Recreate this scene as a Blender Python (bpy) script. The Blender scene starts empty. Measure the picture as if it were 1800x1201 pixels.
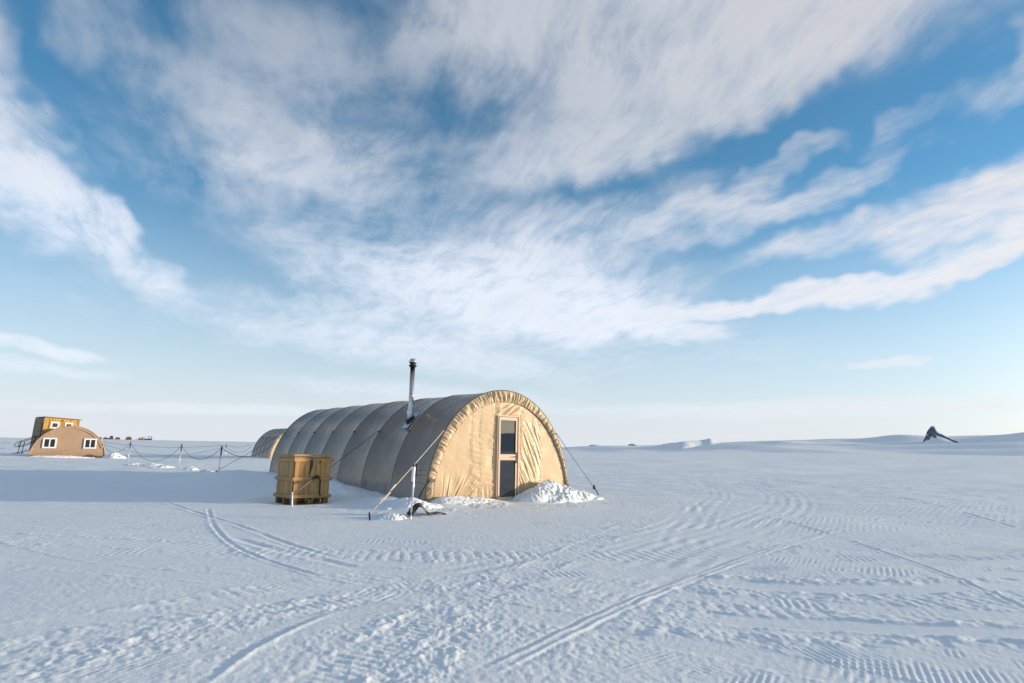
import bpy, bmesh, math, random
import numpy as np
from mathutils import Matrix, Vector

PI = math.pi
rad = math.radians
C = bpy.context.scene.collection
sc = bpy.context.scene

# ------------------------------------------------------------------ camera
CAMH = 1.309
pitch, roll = rad(9.96), rad(1.01)
fw = Vector((0, math.cos(pitch), math.sin(pitch)))
rt0 = Vector((1, 0, 0)); up0 = rt0.cross(fw)
rt = rt0 * math.cos(roll) + up0 * math.sin(roll)
up = -rt0 * math.sin(roll) + up0 * math.cos(roll)
cam = bpy.data.cameras.new('camera'); cam.lens = 21.0; cam.sensor_width = 36.0
cam.clip_start = 0.05; cam.clip_end = 60000
camo = bpy.data.objects.new('camera', cam); C.objects.link(camo)
m = Matrix(((rt.x, up.x, -fw.x, 0), (rt.y, up.y, -fw.y, 0), (rt.z, up.z, -fw.z, CAMH), (0, 0, 0, 1)))
camo.matrix_world = m
sc.camera = camo
sc.render.resolution_x, sc.render.resolution_y = 1024, 683

# ------------------------------------------------------------------ light
SUN_AZ, SUN_EL = 84.0, 6.4          # azimuth clockwise from +Y
sd = Vector((math.sin(rad(SUN_AZ)) * math.cos(rad(SUN_EL)), math.cos(rad(SUN_AZ)) * math.cos(rad(SUN_EL)), math.sin(rad(SUN_EL))))
sl = bpy.data.lights.new('sun', 'SUN'); sl.energy = 3.6; sl.angle = rad(2.5); sl.color = (1.0, 0.84, 0.64)
so = bpy.data.objects.new('sun', sl); C.objects.link(so)
so.rotation_euler = (-sd).to_track_quat('-Z', 'Y').to_euler()
so.location = (30, -10, 20)

sc.view_settings.view_transform = 'Standard'
sc.view_settings.look = 'None'
sc.view_settings.exposure = 0.66
sc.view_settings.gamma = 1.0
sc.view_settings.use_curve_mapping = False

# ------------------------------------------------------------------ node helpers
class NT:
    def __init__(s, tree): s.t = tree; s.n = tree.nodes; s.l = tree.links; s.n.clear()
    def put(s, sock, v):
        if v is None: return
        if isinstance(v, bpy.types.NodeSocket): s.l.new(v, sock)
        else: sock.default_value = v
    def node(s, typ, ins=None, **kw):
        n = s.n.new(typ)
        for k, v in kw.items(): setattr(n, k, v)
        for k, v in (ins or {}).items(): s.put(n.inputs[k], v)
        return n
    def math(s, op, a, b=None, c=None, clamp=False):
        n = s.node('ShaderNodeMath', operation=op, use_clamp=clamp)
        for i, v in enumerate((a, b, c)):
            if v is not None: s.put(n.inputs[i], v)
        return n.outputs[0]
    def vmath(s, op, a, b=None, scale=None):
        n = s.node('ShaderNodeVectorMath', operation=op)
        s.put(n.inputs[0], a)
        if b is not None: s.put(n.inputs[1], b)
        if scale is not None: s.put(n.inputs['Scale'], scale)
        return n.outputs['Value'] if op in ('LENGTH', 'DOT_PRODUCT') else n.outputs[0]
    def noise(s, vec, scale, detail=4, rough=0.55, dist=0.0, color=False, lac=2.0, dim='3D'):
        n = s.node('ShaderNodeTexNoise', {'Vector': vec, 'Scale': scale, 'Detail': detail, 'Roughness': rough, 'Distortion': dist, 'Lacunarity': lac}, noise_dimensions=dim)
        return n.outputs['Color'] if color else n.outputs['Fac']
    def ramp(s, f, a, b, smooth=True, to=(0, 1)):
        n = s.node('ShaderNodeMapRange', {'Value': f, 'From Min': a, 'From Max': b, 'To Min': to[0], 'To Max': to[1]})
        n.interpolation_type = 'SMOOTHSTEP' if smooth else 'LINEAR'; n.clamp = True
        return n.outputs[0]
    def mix(s, f, a, b, blend='MIX'):
        n = s.node('ShaderNodeMix', data_type='RGBA', blend_type=blend)
        s.put(n.inputs[0], f)
        for k, v in ((6, a), (7, b)):
            if isinstance(v, tuple) and len(v) == 3: v = v + (1,)
            s.put(n.inputs[k], v)
        return n.outputs[2]
    def mapping(s, vec, loc=(0, 0, 0), rot=(0, 0, 0), scale=(1, 1, 1), typ='POINT'):
        return s.node('ShaderNodeMapping', {'Vector': vec, 'Location': loc, 'Rotation': rot, 'Scale': scale}, vector_type=typ).outputs[0]

# ------------------------------------------------------------------ sky
world = bpy.data.worlds.new('World'); sc.world = world; world.use_nodes = True
world.cycles.sampling_method = 'MANUAL'; world.cycles.sample_map_resolution = 512
def build_sky():
    t = NT(world.node_tree)
    sky = t.node('ShaderNodeTexSky', sky_type='NISHITA')
    sky.sun_disc = False; sky.sun_elevation = rad(SUN_EL); sky.sun_rotation = rad(SUN_AZ)
    sky.altitude = 1000; sky.air_density = 1.0; sky.dust_density = 0.3; sky.ozone_density = 2.5
    d = t.node('ShaderNodeTexCoord').outputs['Generated']
    sx = t.node('ShaderNodeSeparateXYZ', {0: d})
    X, Y, Z = sx.outputs
    az = t.math('MULTIPLY', t.math('ARCTAN2', X, Y), 18 / PI)      # tens of degrees
    el = t.math('MULTIPLY', t.math('ARCSINE', Z), 18 / PI)
    inv = t.math('DIVIDE', 1.0, t.math('ADD', t.math('MAXIMUM', Z, 0.0), 0.09))
    pl = t.node('ShaderNodeCombineXYZ', {0: t.math('MULTIPLY', X, inv), 1: t.math('MULTIPLY', Y, inv), 2: 0.0}).outputs[0]
    # cloud streets run away from the camera towards azimuth -21
    pr = t.mapping(pl, rot=(0, 0, rad(-21)))
    warp = t.vmath('SUBTRACT', t.noise(pr, 1.1, 2, 0.5, color=True, dim='2D'), (0.5, 0.5, 0.5))
    prw = t.vmath('ADD', pr, t.vmath('SCALE', warp, scale=0.35))
    n1 = t.noise(t.mapping(prw, scale=(2.2, 1.1, 1)), 1.0, 5, 0.55, dim='2D')
    n2 = t.noise(t.mapping(prw, loc=(3, 7, 0), scale=(8.0, 4.4, 1)), 1.0, 7, 0.64, dim='2D')
    ae = t.node('ShaderNodeCombineXYZ', {0: az, 1: el, 2: 1.0}).outputs[0]
    w2 = t.vmath('SUBTRACT', t.noise(ae, 1.1, 3, 0.6, color=True, dim='2D'), (0.5, 0.5, 0.5))
    aew = t.vmath('ADD', ae, t.vmath('MULTIPLY', w2, t.node('ShaderNodeCombineXYZ', {0: 1.1, 1: t.ramp(el, 0.0, 1.6, True, (0.03, 0.55)), 2: 0.0}).outputs[0]))
    blobs = [  # azimuth, elevation, half length, half height (deg), tilt, weight
        (-43, 20, 11, 5.0, -36, .88), (-36, 16.2, 8, 2.6, -34, .72), (-49, 28, 9, 5, -38, .7), (-41, 34, 14, 3.4, -40, .42),
        (-20, 31, 17, 7.5, -14, .56), (-25, 26, 12, 3.4, -24, .48), (-6, 38, 14, 7, -8, .62),
        (20, 39.5, 36, 10.5, -3, .86), (12, 31, 17, 6.0, 6, .68), (5, 27.5, 12, 3.2, 6, .55), (27, 31, 9, 3, 14, .45),
        (-12, 21.5, 30, 6, -6, .44), (8, 20, 18, 4.0, 10, .36), (-4, 10, 40, 3.5, -2, .30),
        (1, 14.9, 20, 5.2, -3, .86), (7, 12.3, 15, 3.0, -4, .72), (14, 10.4, 9, 1.3, -6, .6), (-14, 16, 14, 3.2, -6, .42), (-13, 11, 14, 2.0, -8, .36),
        (32, 13.5, 15, 1.3, 7, .92), (43, 15.4, 9, 1.7, 8, .92), (20, 12.2, 7, 1.2, 3, .55),
        (43, 19.3, 11, 3.0, 13, .88), (31, 18.6, 13, 2.0, 9, .5),
        (17, 21.6, 8, 1.5, 16, .42), (27, 21.8, 12, 1.4, 12, .50), (26, 24.8, 5, 1.0, 18, .34), (35, 25.4, 6, 1.3, 12, .36), (44, 28.5, 6, 2.2, 45, .5),
        (-37, 6.7, 4.5, .7, -6, .75), (-38, 5.4, 6, .7, -4, .5), (32, 7.4, 4.5, .5, 5, .6),
        (-27, 2.6, 16, .6, 1, .5), (-8, 4.6, 18, 1.3, -3, .45), (-10, 8.3, 20, 1.8, -6, .42), (25, 3.6, 22, 1.1, 1, .5),
        (80, 22, 20, 6, 5, .9), (112, 33, 28, 9, -10, .85), (112, 5.5, 16, 1.2, 2, .7), (148, 20, 20, 7, 12, .85),
        (-78, 24, 22, 6, 20, .85), (-112, 22, 28, 8, -8, .85), (-150, 17, 18, 6, 0, .8),
    ]
    m = None
    for a, e, rx, ry, ro, w in blobs:
        ca, sa = math.cos(rad(ro)), math.sin(rad(ro)); a, e, rx, ry = a / 10, e / 10, rx / 10, ry / 10
        u = t.vmath('DOT_PRODUCT', aew, (ca / rx, sa / rx, -(a * ca + e * sa) / rx))
        v = t.vmath('DOT_PRODUCT', aew, (-sa / ry, ca / ry, (a * sa - e * ca) / ry))
        d2 = t.math('MULTIPLY_ADD', u, u, t.math('MULTIPLY', v, v))
        b = t.ramp(d2, 0.0, 1.35, True, (1 - w, 1))
        m = b if m is None else t.math('MULTIPLY', m, b)
    m = t.math('SUBTRACT', 1.0, m)
    high = t.math('MULTIPLY', t.ramp(el, 4.3, 5.5), t.ramp(t.noise(pr, 0.9, 1, dim='2D'), 0.38, 0.62, True, (0.2, 0.95)))
    m = t.math('MAXIMUM', m, high)
    n3 = t.noise(t.mapping(prw, loc=(5, 2, 0), scale=(26.0, 5.0, 1)), 1.0, 4, 0.6, dim='2D')
    tex = t.math('ADD', t.math('ADD', t.math('MULTIPLY', n1, 0.54), t.math('MULTIPLY', n2, 0.38)), t.math('MULTIPLY', n3, 0.08))
    den = t.math('MULTIPLY_ADD', t.math('SUBTRACT', tex, 0.5), t.math('MULTIPLY', t.math('SQRT', m), t.math('MULTIPLY_ADD', m, -0.9, 2.6)), m)
    den = t.math('MULTIPLY', t.ramp(den, 0.0, 1.08, True, (0, .95)), t.ramp(t.math('ADD', n2, t.math('MULTIPLY', n3, .4)), .45, .85, True, (.78, 1.0)))
    # grey where the sheet is thick
    shade = t.ramp(tex, 0.36, 0.66)
    lowc = t.mix(shade, (0.60, 0.63, 0.70), (0.52, 0.55, 0.62))
    highc = t.mix(shade, (0.46, 0.47, 0.50), (0.33, 0.36, 0.41))
    ccol = t.mix(t.ramp(el, 1.2, 3.4), lowc, highc)
    sunny = t.ramp(t.vmath('DOT_PRODUCT', d, tuple(sd)), 0.1, 0.85)
    ccol = t.mix(t.math('MULTIPLY', sunny, .55), ccol, (0.56, 0.52, 0.50))
    bs = 0.15
    cb = t.vmath('SCALE', ccol, scale=1.0 / bs)
    skyc = t.node('ShaderNodeHueSaturation', {'Color': sky.outputs[0], 'Hue': 0.491, 'Saturation': 1.12, 'Value': 1.03}).outputs[0]
    # thin ice-crystal veil low in the sky, all the way round
    veil = t.math('POWER', t.ramp(el, 2.2, -0.05, False), 1.25)
    # the veil scatters forward, so it brightens and warms close to the sun
    aur = t.math('POWER', t.math('MAXIMUM', t.vmath('DOT_PRODUCT', d, tuple(sd)), 0.0), 11.0)
    vc = t.mix(aur, tuple(k / bs for k in (0.475, 0.507, 0.565)), tuple(k / bs for k in (3.8, 3.4, 2.4)))
    skyc = t.mix(t.math('MULTIPLY', veil, .98), skyc, vc)
    col = t.mix(den, skyc, cb)
    bg = t.node('ShaderNodeBackground', {'Color': col, 'Strength': bs})
    out = t.node('ShaderNodeOutputWorld', {'Surface': bg.outputs[0]})
build_sky()

# ------------------------------------------------------------------ noise
class Noise2:
    def __init__(s, seed):
        r = np.random.RandomState(seed); a = r.rand(256, 256) * 2 * np.pi
        s.gx = np.cos(a).astype(np.float32); s.gy = np.sin(a).astype(np.float32)
    def __call__(s, x, y):
        x = np.asarray(x, np.float64); y = np.asarray(y, np.float64)
        xi = np.floor(x).astype(np.int64); yi = np.floor(y).astype(np.int64)
        fx = (x - xi).astype(np.float32); fy = (y - yi).astype(np.float32)
        u = fx * fx * fx * (fx * (fx * 6 - 15) + 10); v = fy * fy * fy * (fy * (fy * 6 - 15) + 10)
        def gd(ix, iy, dx, dy):
            ix = ix & 255; iy = iy & 255
            return s.gx[ix, iy] * dx + s.gy[ix, iy] * dy
        a = gd(xi, yi, fx, fy); b = gd(xi + 1, yi, fx - 1, fy)
        c = gd(xi, yi + 1, fx, fy - 1); d = gd(xi + 1, yi + 1, fx - 1, fy - 1)
        return 1.5 * ((a + (b - a) * u) * (1 - v) + (c + (d - c) * u) * v)
N = [Noise2(i) for i in range(24)]
def sstep(a, b, x):
    t = np.clip((x - a) / (b - a), 0, 1); return t * t * (3 - 2 * t)

# ------------------------------------------------------------------ where the big tent stands
TW, TH, BAY, NB = 4.2456, 2.684, 1.85, 7
TAZ = rad(36.108)
AX = np.array([-math.sin(TAZ), math.cos(TAZ)]); AC = np.array([math.cos(TAZ), math.sin(TAZ)])
TO = np.array([-1.878, 13.758])                    # left foot of the front arch
def tent_world(c, s, z=0.0):
    p = TO + AC * c + AX * s
    return Vector((p[0], p[1], z + 0.003 * s))
CR_POS, CR_AZ = (-4.74, 13.42), rad(42.0)

# ------------------------------------------------------------------ snow ground
def catmull(pts, n=14):
    p = np.array(pts, float); p = np.vstack([2 * p[0] - p[1], p, 2 * p[-1] - p[-2]]); out = []
    for i in range(1, len(p) - 2):
        for t in np.linspace(0, 1, n, endpoint=False):
            a, b, c, d = p[i - 1], p[i], p[i + 1], p[i + 2]
            out.append(.5 * ((2 * b) + (-a + c) * t + (2 * a - 5 * b + 4 * c - d) * t * t + (-a + 3 * b - 3 * c + d) * t ** 3))
    out.append(p[-2]); return np.array(out)
def poly_dist(x, y, pts):
    """signed offset and arc length to a polyline"""
    best = np.full(x.shape, 1e9); sd_ = np.zeros(x.shape); ss = np.zeros(x.shape); acc = 0
    for a, b in zip(pts[:-1], pts[1:]):
        dx, dy = b - a; L = math.hypot(dx, dy); ux, uy = dx / L, dy / L
        px, py = x - a[0], y - a[1]
        s = np.clip(px * ux + py * uy, 0, L); qx, qy = px - s * ux, py - s * uy
        dd = qx * qx + qy * qy; w = dd < best
        best = np.where(w, dd, best); sg = np.where(ux * py - uy * px >= 0, 1, -1)
        sd_ = np.where(w, np.sqrt(dd) * sg, sd_); ss = np.where(w, acc + s, ss); acc += L
    return sd_, ss, acc
TRACKS = [
 ('tread', .19, [(-1.2, 3.0), (-.6, 4.8), (.4, 7), (1.6, 9.6), (3.2, 13), (5.6, 18), (8.5, 27)]),
 ('tread', .19, [(-3.9, 4.0), (-1.6, 5.6), (.8, 6.6), (3.6, 7.2), (7.8, 8.0)]),
 ('tread', .18, [(-6.8, 6.4), (-3.4, 6.8), (-.6, 6.4), (2.0, 5.6), (5.0, 4.9)]),
 ('tread', .20, [(-8.2, 9.8), (-4.2, 8.8), (-1.4, 8.6), (1.8, 9.4), (5.6, 11.2), (12, 14.5)]),
 ('tread', .20, [(-10, 14), (-5.5, 11.2), (-2.4, 10.4), (.8, 11), (4, 13), (8, 18)]),
 ('tread', .19, [(-7.0, 8.0), (-4.6, 6.6), (-2.6, 6.0), (-.2, 5.2), (1.8, 4.0), (2.8, 3.0)]),
 ('rails', .085, [(-0.16, 3.63), (0.05, 4.01), (1.05, 5.41), (1.74, 6.26), (2.77, 7.49), (5.03, 9.97), (8.4, 13.4)]),
 ('flat', .17, [(6.2, 4.5), (3.78, 4.67), (2.84, 4.82), (2.02, 4.92), (1.32, 5.11)]),
 ('cat', .46, [(6.2, 5.6), (4.4, 5.45), (2.86, 5.30), (1.74, 5.45), (1.08, 5.80), (0.2, 6.6)]),
 ('flat', .20, [(7.4, 6.6), (5.15, 6.28), (3.56, 6.05), (2.65, 6.12), (1.9, 6.4)]),
 ('berm', .12, [(5.6, 4.35), (3.67, 4.50), (2.43, 4.46), (1.2, 4.62), (.5, 4.8)]),
 ('berm', .10, [(7.9, 7.0), (5.3, 6.62), (3.6, 6.4), (2.6, 6.45), (1.7, 6.75)]),
 ('lanes', .75, [(3.0, 30.0), (7.6, 28.6), (9.6, 25.0), (8.78, 19.96), (7.52, 16.6), (6.05, 13.75), (3.91, 10.49), (2.45, 8.48), (1.24, 6.62), (.4, 5.4)]),
 ('lanes', .45, [(1.5, 27.0), (5.6, 25.4), (7.1, 22.0), (6.25, 18.24), (4.7, 14.54), (2.9, 10.03), (2.33, 8.33)]),
 ('groove', .03, [(4.6, 15.5), (5.25, 11.87), (5.02, 8.39), (4.69, 6.49), (4.3, 5.0)]),
 ('groove', .06, [(12.0, 40.0), (12.68, 31.36), (11.81, 19.47), (9.31, 11.19)]),
 ('groove', .07, [(20.0, 40.0), (17.0, 31.36), (15.2, 22.5), (14.2, 15.19)]),
 ('comb', .20, [(-2.53, 3.0), (-2.23, 3.53), (-1.94, 4.06), (-1.56, 4.5), (-1.1, 5.09), (-0.48, 5.75), (.6, 6.9)]),
 ('ridge', .045, [(-1.62, 3.3), (-1.62, 3.56), (-1.59, 4.08), (-1.45, 4.64), (-1.25, 5.1)]),
 ('cat', .34, [(-3.1, 3.2), (-2.95, 3.76), (-2.83, 4.3), (-2.48, 5.12), (-1.78, 5.76), (-1.05, 6.72)]),
 ('rubble', .30, [(-2.7, 3.2), (-2.4, 3.9), (-1.9, 4.8), (-0.99, 5.71), (0.2, 6.5)]),
 ('groove', .035, [(-6.0, 12.3), (-4.43, 9.41), (-3.18, 7.56), (-1.75, 6.11)]),
 ('groove', .05, [(-8.5, 14.5), (-6.3, 12.01), (-4.63, 10.21), (-2.73, 8.02), (-1.6, 6.9)]),
 ('groove', .07, [(-3.9, 8.7), (-2.72, 7.6), (-1.44, 6.54)]),
 ('rubble', .45, [(-0.76, 3.2), (-0.55, 4.69), (0.04, 6.52), (0.82, 8.4), (1.9, 10.4), (2.6, 12.4)]),
 ('lanes', .40, [(-2.2, 4.6), (-.2, 6.9), (1.7, 9.2), (3.4, 12.0), (4.6, 16.0)]),
 ('cat', .32, [(-8.6, 8.6), (-5.0, 8.0), (-2.4, 7.5), (0.6, 7.6), (3.6, 8.3), (8.2, 10.2)]),
 ('comb', .30, [(9.5, 8.6), (6.2, 8.1), (3.6, 7.6)]),
]
TRACKS.sort(key=lambda k: {'lanes': 0, 'comb': 1, 'cat': 2, 'tread': 3, 'rubble': 4}.get(k[0], 5))
CORD = [  # centre, half sizes, direction of the furrows, spacing, height
 ((3.0, 3.95), (1.1, .36), 63, .044, .0080), ((2.15, 4.12), (.45, .3), 100, .046, .0075), ((1.55, 4.1), (.5, .4), 128, .046, .0075), ((1.75, 3.75), (.5, .3), 60, .044, .007), ((1.0, 3.75), (.4, .4), 38, .046, .006),
 ((6.4, 8.2), (2.2, 1.1), 74, .075, .009), ((3.9, 7.2), (1.5, .5), 60, .06, .008), ((2.4, 7.0), (1.0, .5), 120, .06, .007),
 ((-5.9, 8.6), (1.6, 2.2), 98, .085, .013), ((-5.0, 9.8), (2.2, .8), 150, .085, .008), ((5.5, 11.5), (2.6, 1.6), 60, .10, .008),
 ((10.0, 15.0), (4.0, 3.0), 50, .14, .010), ((-2.6, 3.7), (.6, .5), 70, .05, .005), ((8.8, 11.5), (2.5, 1.5), 110, .11, .010),
]
def ground_base(x, y):
    x = np.asarray(x, float); y = np.asarray(y, float)
    r = np.hypot(x, y); az = np.degrees(np.arctan2(x, y))
    h = .035 * N[0](x / 7.3, y / 9.1) + .02 * N[1](x / 2.9 + 3, y / 3.3)
    h *= sstep(2, 8, r)
    # wind-built waves further out
    wx, wy = x * .96 + y * .28, -x * .28 + y * .96
    far = sstep(16, 60, r) * (1 - sstep(300, 900, r))
    h = h + far * (.12 * N[2](wx / 16, wy / 4.2) + .08 * N[3](wx / 7, wy / 1.9)) + sstep(60, 200, r) * (1 - sstep(400, 1200, r)) * .22 * N[4](wx / 70, wy / 22)
    # gentle rise to the left horizon, a low crest and a fall behind it on the right
    h = h + 1.25 * sstep(130, 560, r) * sstep(0, -12, az)
    rc = 185 * np.exp(np.clip(az - 5, -4, 40) / 13.5)
    drop = np.maximum(r - rc * .7, 0) ** 2 / (rc * 14)
    h = h - np.minimum(drop, 30) * sstep(-1, 4, az) * (1 - sstep(55, 80, az))
    # drifts round the big tent
    px, py = x - TO[0], y - TO[1]
    c = px * AC[0] + py * AC[1]; s = px * AX[0] + py * AX[1]
    near = (s > -4) & (s < 18) & (c > -6) & (c < 9)
    wall = np.exp(-np.clip(-c, 0, 9) ** 2 / .75) * np.where(c < 1, 1, 0) * sstep(-.6, 1.2, s) * (1 - sstep(12.3, 15, s))
    dr = wall * (.045 + .085 * sstep(1, 6, s) + .03 * N[5](s / .8, c / .8))
    mid = .33 * np.exp(-((s - 4.6) / 1.5) ** 2 - ((c + .75) / .45) ** 2)                 # hump between wall and crate
    bk = .42 * np.exp(-((s - 8.2) / 2.4) ** 2 - ((c + 2.2) / 1.5) ** 2)                  # drift behind the crate
    fr = .13 * np.exp(-((s - 0.2) / 1.3) ** 2 - ((c + .75) / .42) ** 2)                  # by the front corner
    gb = .10 * np.exp(-(s + .15) ** 2 / .22) * sstep(-.3, .3, c) * (1 - sstep(4.4, 5.2, c)) * (1 - .75 * np.exp(-((c - 2.1) / .35) ** 2))
    rw = .22 * np.exp(-((c - TW - .2) / .5) ** 2) * sstep(-.4, .8, s) * (1 - sstep(12.5, 14.5, s))
    lum = (.055 * N[14](c / .55, s / .8) + .03 * N[15](c / .22, s / .3)) * np.exp(-((c + .9) / .8) ** 2) * sstep(-1.2, .4, s) * (1 - sstep(11, 13, s))
    h = h + np.where(near, lum + dr + mid + bk + fr + gb + rw, 0)
    # crate hollow
    qx, qy = x - CR_POS[0] + .05, y - CR_POS[1] - .6
    h = h * (1 - .9 * np.exp(-(np.hypot(qx, qy) / 1.5) ** 4))
    h = h + .05 * np.exp(-((np.hypot(qx, qy) - 1.1) / .25) ** 2) * sstep(-.9, .6, qy - qx * .3) - .06 * np.exp(-(np.hypot(qx, qy) / .72) ** 4)
    return h
def ground_detail(x, y):
    r = np.hypot(x, y)
    fade = 1 - sstep(30, 60, r)
    lump = N[6](x / .26, y / .26) + .7 * N[7](x / .125, y / .125) + .5 * N[8](x / .062, y / .062)
    fine = N[9](x / .045, y / .045) + .6 * N[10](x / .023, y / .023)
    crust = N[16](x / .55, y / .33) + .6 * N[17](x / .21, y / .14)
    patch = sstep(-.25, .55, N[11](x / 2.4, y / 1.7) + .5 * N[12](x / .8, y / .6))
    amp = .0018 + .0066 * patch * sstep(-.3, .4, N[4](x / 5.5, y / 3.0) + .25)                      # how rough the crust is
    cen = np.exp(-((x - .2) / 2.6) ** 2 - ((y - 5.4) / 2.6) ** 2)
    amp = amp + .005 * cen
    qx, qy = x - TO[0], y - TO[1]; tc_ = qx * AC[0] + qy * AC[1]; ts_ = qx * AX[0] + qy * AX[1]
    yard = sstep(-2.4, -1.2, ts_) * (1 - sstep(.2, 1.0, ts_)) * sstep(-2.6, -1.4, tc_) * (1 - sstep(4.6, 6.2, tc_))      # trodden snow before the gable
    amp = amp + .045 * yard * sstep(-.3, .5, N[12](x / .9, y / .9))
    add = np.zeros_like(x)
    for (cx, cy), (ax_, ay_), ang, lam, ht in CORD:
        k = (np.abs(x - cx) < ax_ * 1.6) & (np.abs(y - cy) < ay_ * 1.6)
        if not k.any(): continue
        X, Y = x[k], y[k]; a = rad(ang)
        dd = -(X - cx) * math.sin(a) + (Y - cy) * math.cos(a) + .015 * N[13](X / .8, Y / .8)
        e = 1 - np.sqrt(((X - cx) / ax_) ** 2 + ((Y - cy) / ay_) ** 2) + .75 * N[14](X / .7 + cx, Y / .7) + .35 * N[15](X / .2, Y / .2)
        w = sstep(-.05, .45, e) * sstep(-.55, .1, N[5](X / 1.1, Y / .5 + cx) + .5 * N[8](X / .3, Y / .3))
        wav = np.sin(dd * 2 * PI / lam); wav = np.sign(wav) * np.abs(wav) ** .7
        add[k] += 1.15 * w * ht * wav * (.6 + .5 * N[7](X / .22, Y / .22))
        amp[k] *= 1 - .45 * w
    for kind, wd, pts in TRACKS:
        pts = catmull(pts, 8); R = wd * 2.2 + .15
        k = (x > pts[:, 0].min() - R) & (x < pts[:, 0].max() + R) & (y > pts[:, 1].min() - R) & (y < pts[:, 1].max() + R)
        if not k.any(): continue
        X, Y = x[k], y[k]; d, s, L = poly_dist(X, Y, pts)
        end = sstep(0, .6, s) * sstep(0, .6, L - s)
        dn = d / wd + .18 * N[18](X / .3, Y / .3); ad = np.abs(dn)
        ins = (1 - sstep(.75, 1.1, ad)) * end
        brk = sstep(-.35, .25, N[19](X / .9 + wd * 31, Y / .9) + .15)
        if kind == 'flat':
            add[k] *= 1 - .85 * ins; add[k] -= .016 * ins; amp[k] *= 1 - .86 * ins
            add[k] += .016 * np.exp(-((ad - 1.15) / .22) ** 2) * end * (1 + lump[k] * .8)
        elif kind == 'cat':
            add[k] *= 1 - .6 * ins
            ph = s * 2 * PI / .13 + dn * 1.9 + .9 * N[20](X / .35, Y / .35)
            add[k] += ins * (.013 * np.abs(np.sin(ph * .5)) ** .8 - .006) * (.4 + .6 * brk) + .012 * np.exp(-((ad - 1) / .2) ** 2) * end * (.6 + lump[k])
            amp[k] *= 1 + .35 * ins
        elif kind == 'tread':
            wv = np.sin(s * 2 * PI / .072 + .5 * np.abs(dn)); wv = np.sign(wv) * np.abs(wv) ** .5
            brk2 = sstep(-.1, .45, N[16](X / .6 + wd * 13, Y / .6)) * sstep(-.5, .2, N[9](X / 2.2, Y / 2.2))
            add[k] *= 1 - .75 * ins
            add[k] += ins * (-.005 + .0062 * wv * (1 - sstep(.55, .9, ad)) * brk2) + .0055 * np.exp(-((ad - 1.12) / .13) ** 2) * end * (.5 + 1.2 * lump[k])
            amp[k] *= 1 - .5 * ins
        elif kind == 'rubble':
            amp[k] += .0095 * ins * (.4 + .6 * brk)
        elif kind == 'berm':
            add[k] += .022 * np.exp(-dn ** 2) * end * (.7 + .6 * lump[k]); amp[k] += .006 * ins
        elif kind == 'ridge':
            add[k] += .02 * np.exp(-(d / (wd * .5)) ** 2) * end - .006 * np.exp(-((d - wd * 1.6) / wd) ** 2) * end
        elif kind == 'groove':
            add[k] += (-.018 * np.exp(-(d / (wd * .7)) ** 2) + .012 * np.exp(-((np.abs(d) - wd * 1.5) / (wd * .7)) ** 2) * (1 + .5 * lump[k])) * end * (.35 + .65 * brk)
        elif kind == 'rails':
            for o in (-.5, .5):
                add[k] += (.016 * np.exp(-((dn - o) / .16) ** 2) - .012 * np.exp(-((dn - o * 2.0) / .3) ** 2)) * end * (.4 + .6 * brk)
            amp[k] *= 1 - .6 * ins
        elif kind == 'comb':
            add[k] += ins * .0055 * np.sin(d * 2 * PI / .042) * (.3 + .7 * brk); amp[k] *= 1 - .7 * ins * brk
        elif kind == 'lanes':
            add[k] += ins * (.008 * np.sin(d * 2 * PI / .26) + .0035 * np.sin(s * 2 * PI / .08 + d * 3)) * (.15 + .85 * brk) - .006 * ins
            amp[k] *= 1 - .35 * ins
    mound = lump * amp
    mound = np.where(mound > 0, mound * 1.15, mound * .55)          # lumps stand proud, hollows stay shallow
    crumb = N[23](x / .058, y / .058); crumb = np.where(crumb > 0, crumb, crumb * .4) + .5 * np.abs(N[13](x / .033, y / .033))
    h = .36 * mound + crumb * (.0006 + .30 * amp) + fine * (.0007 + amp * .16) + crust * (.0012 + .12 * amp) + .42 * add
    mid = sstep(9, 26, r) * (1 - sstep(40, 90, r))
    h = h + mid * (.018 * N[2](x / 5.0, y / .9) + .02 * N[21](x / 1.6, y / .7) + .012 * N[22](x / .55, y / .3))
    return h * fade + (1 - fade) * 0
def gz(x, y): return float(ground_base(np.array([x]), np.array([y]))[0])

def grid_mesh(name, P, wrap=False):
    """P: (rows, cols, 3)"""
    nr, nc = P.shape[:2]
    idx = np.arange(nr * nc).reshape(nr, nc)
    if wrap: idx = np.concatenate([idx, idx[:, :1]], 1)
    q = np.stack([idx[:-1, :-1], idx[:-1, 1:], idx[1:, 1:], idx[1:, :-1]], -1).reshape(-1, 4)
    me = bpy.data.meshes.new(name)
    me.vertices.add(nr * nc); me.vertices.foreach_set('co', P.reshape(-1).astype(np.float32))
    me.loops.add(q.size); me.loops.foreach_set('vertex_index', q.reshape(-1).astype(np.int32))
    me.polygons.add(len(q)); me.polygons.foreach_set('loop_start', (np.arange(len(q)) * 4).astype(np.int32))
    me.polygons.foreach_set('use_smooth', np.ones(len(q), bool))
    me.update(calc_edges=True); me.validate()
    return me

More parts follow.
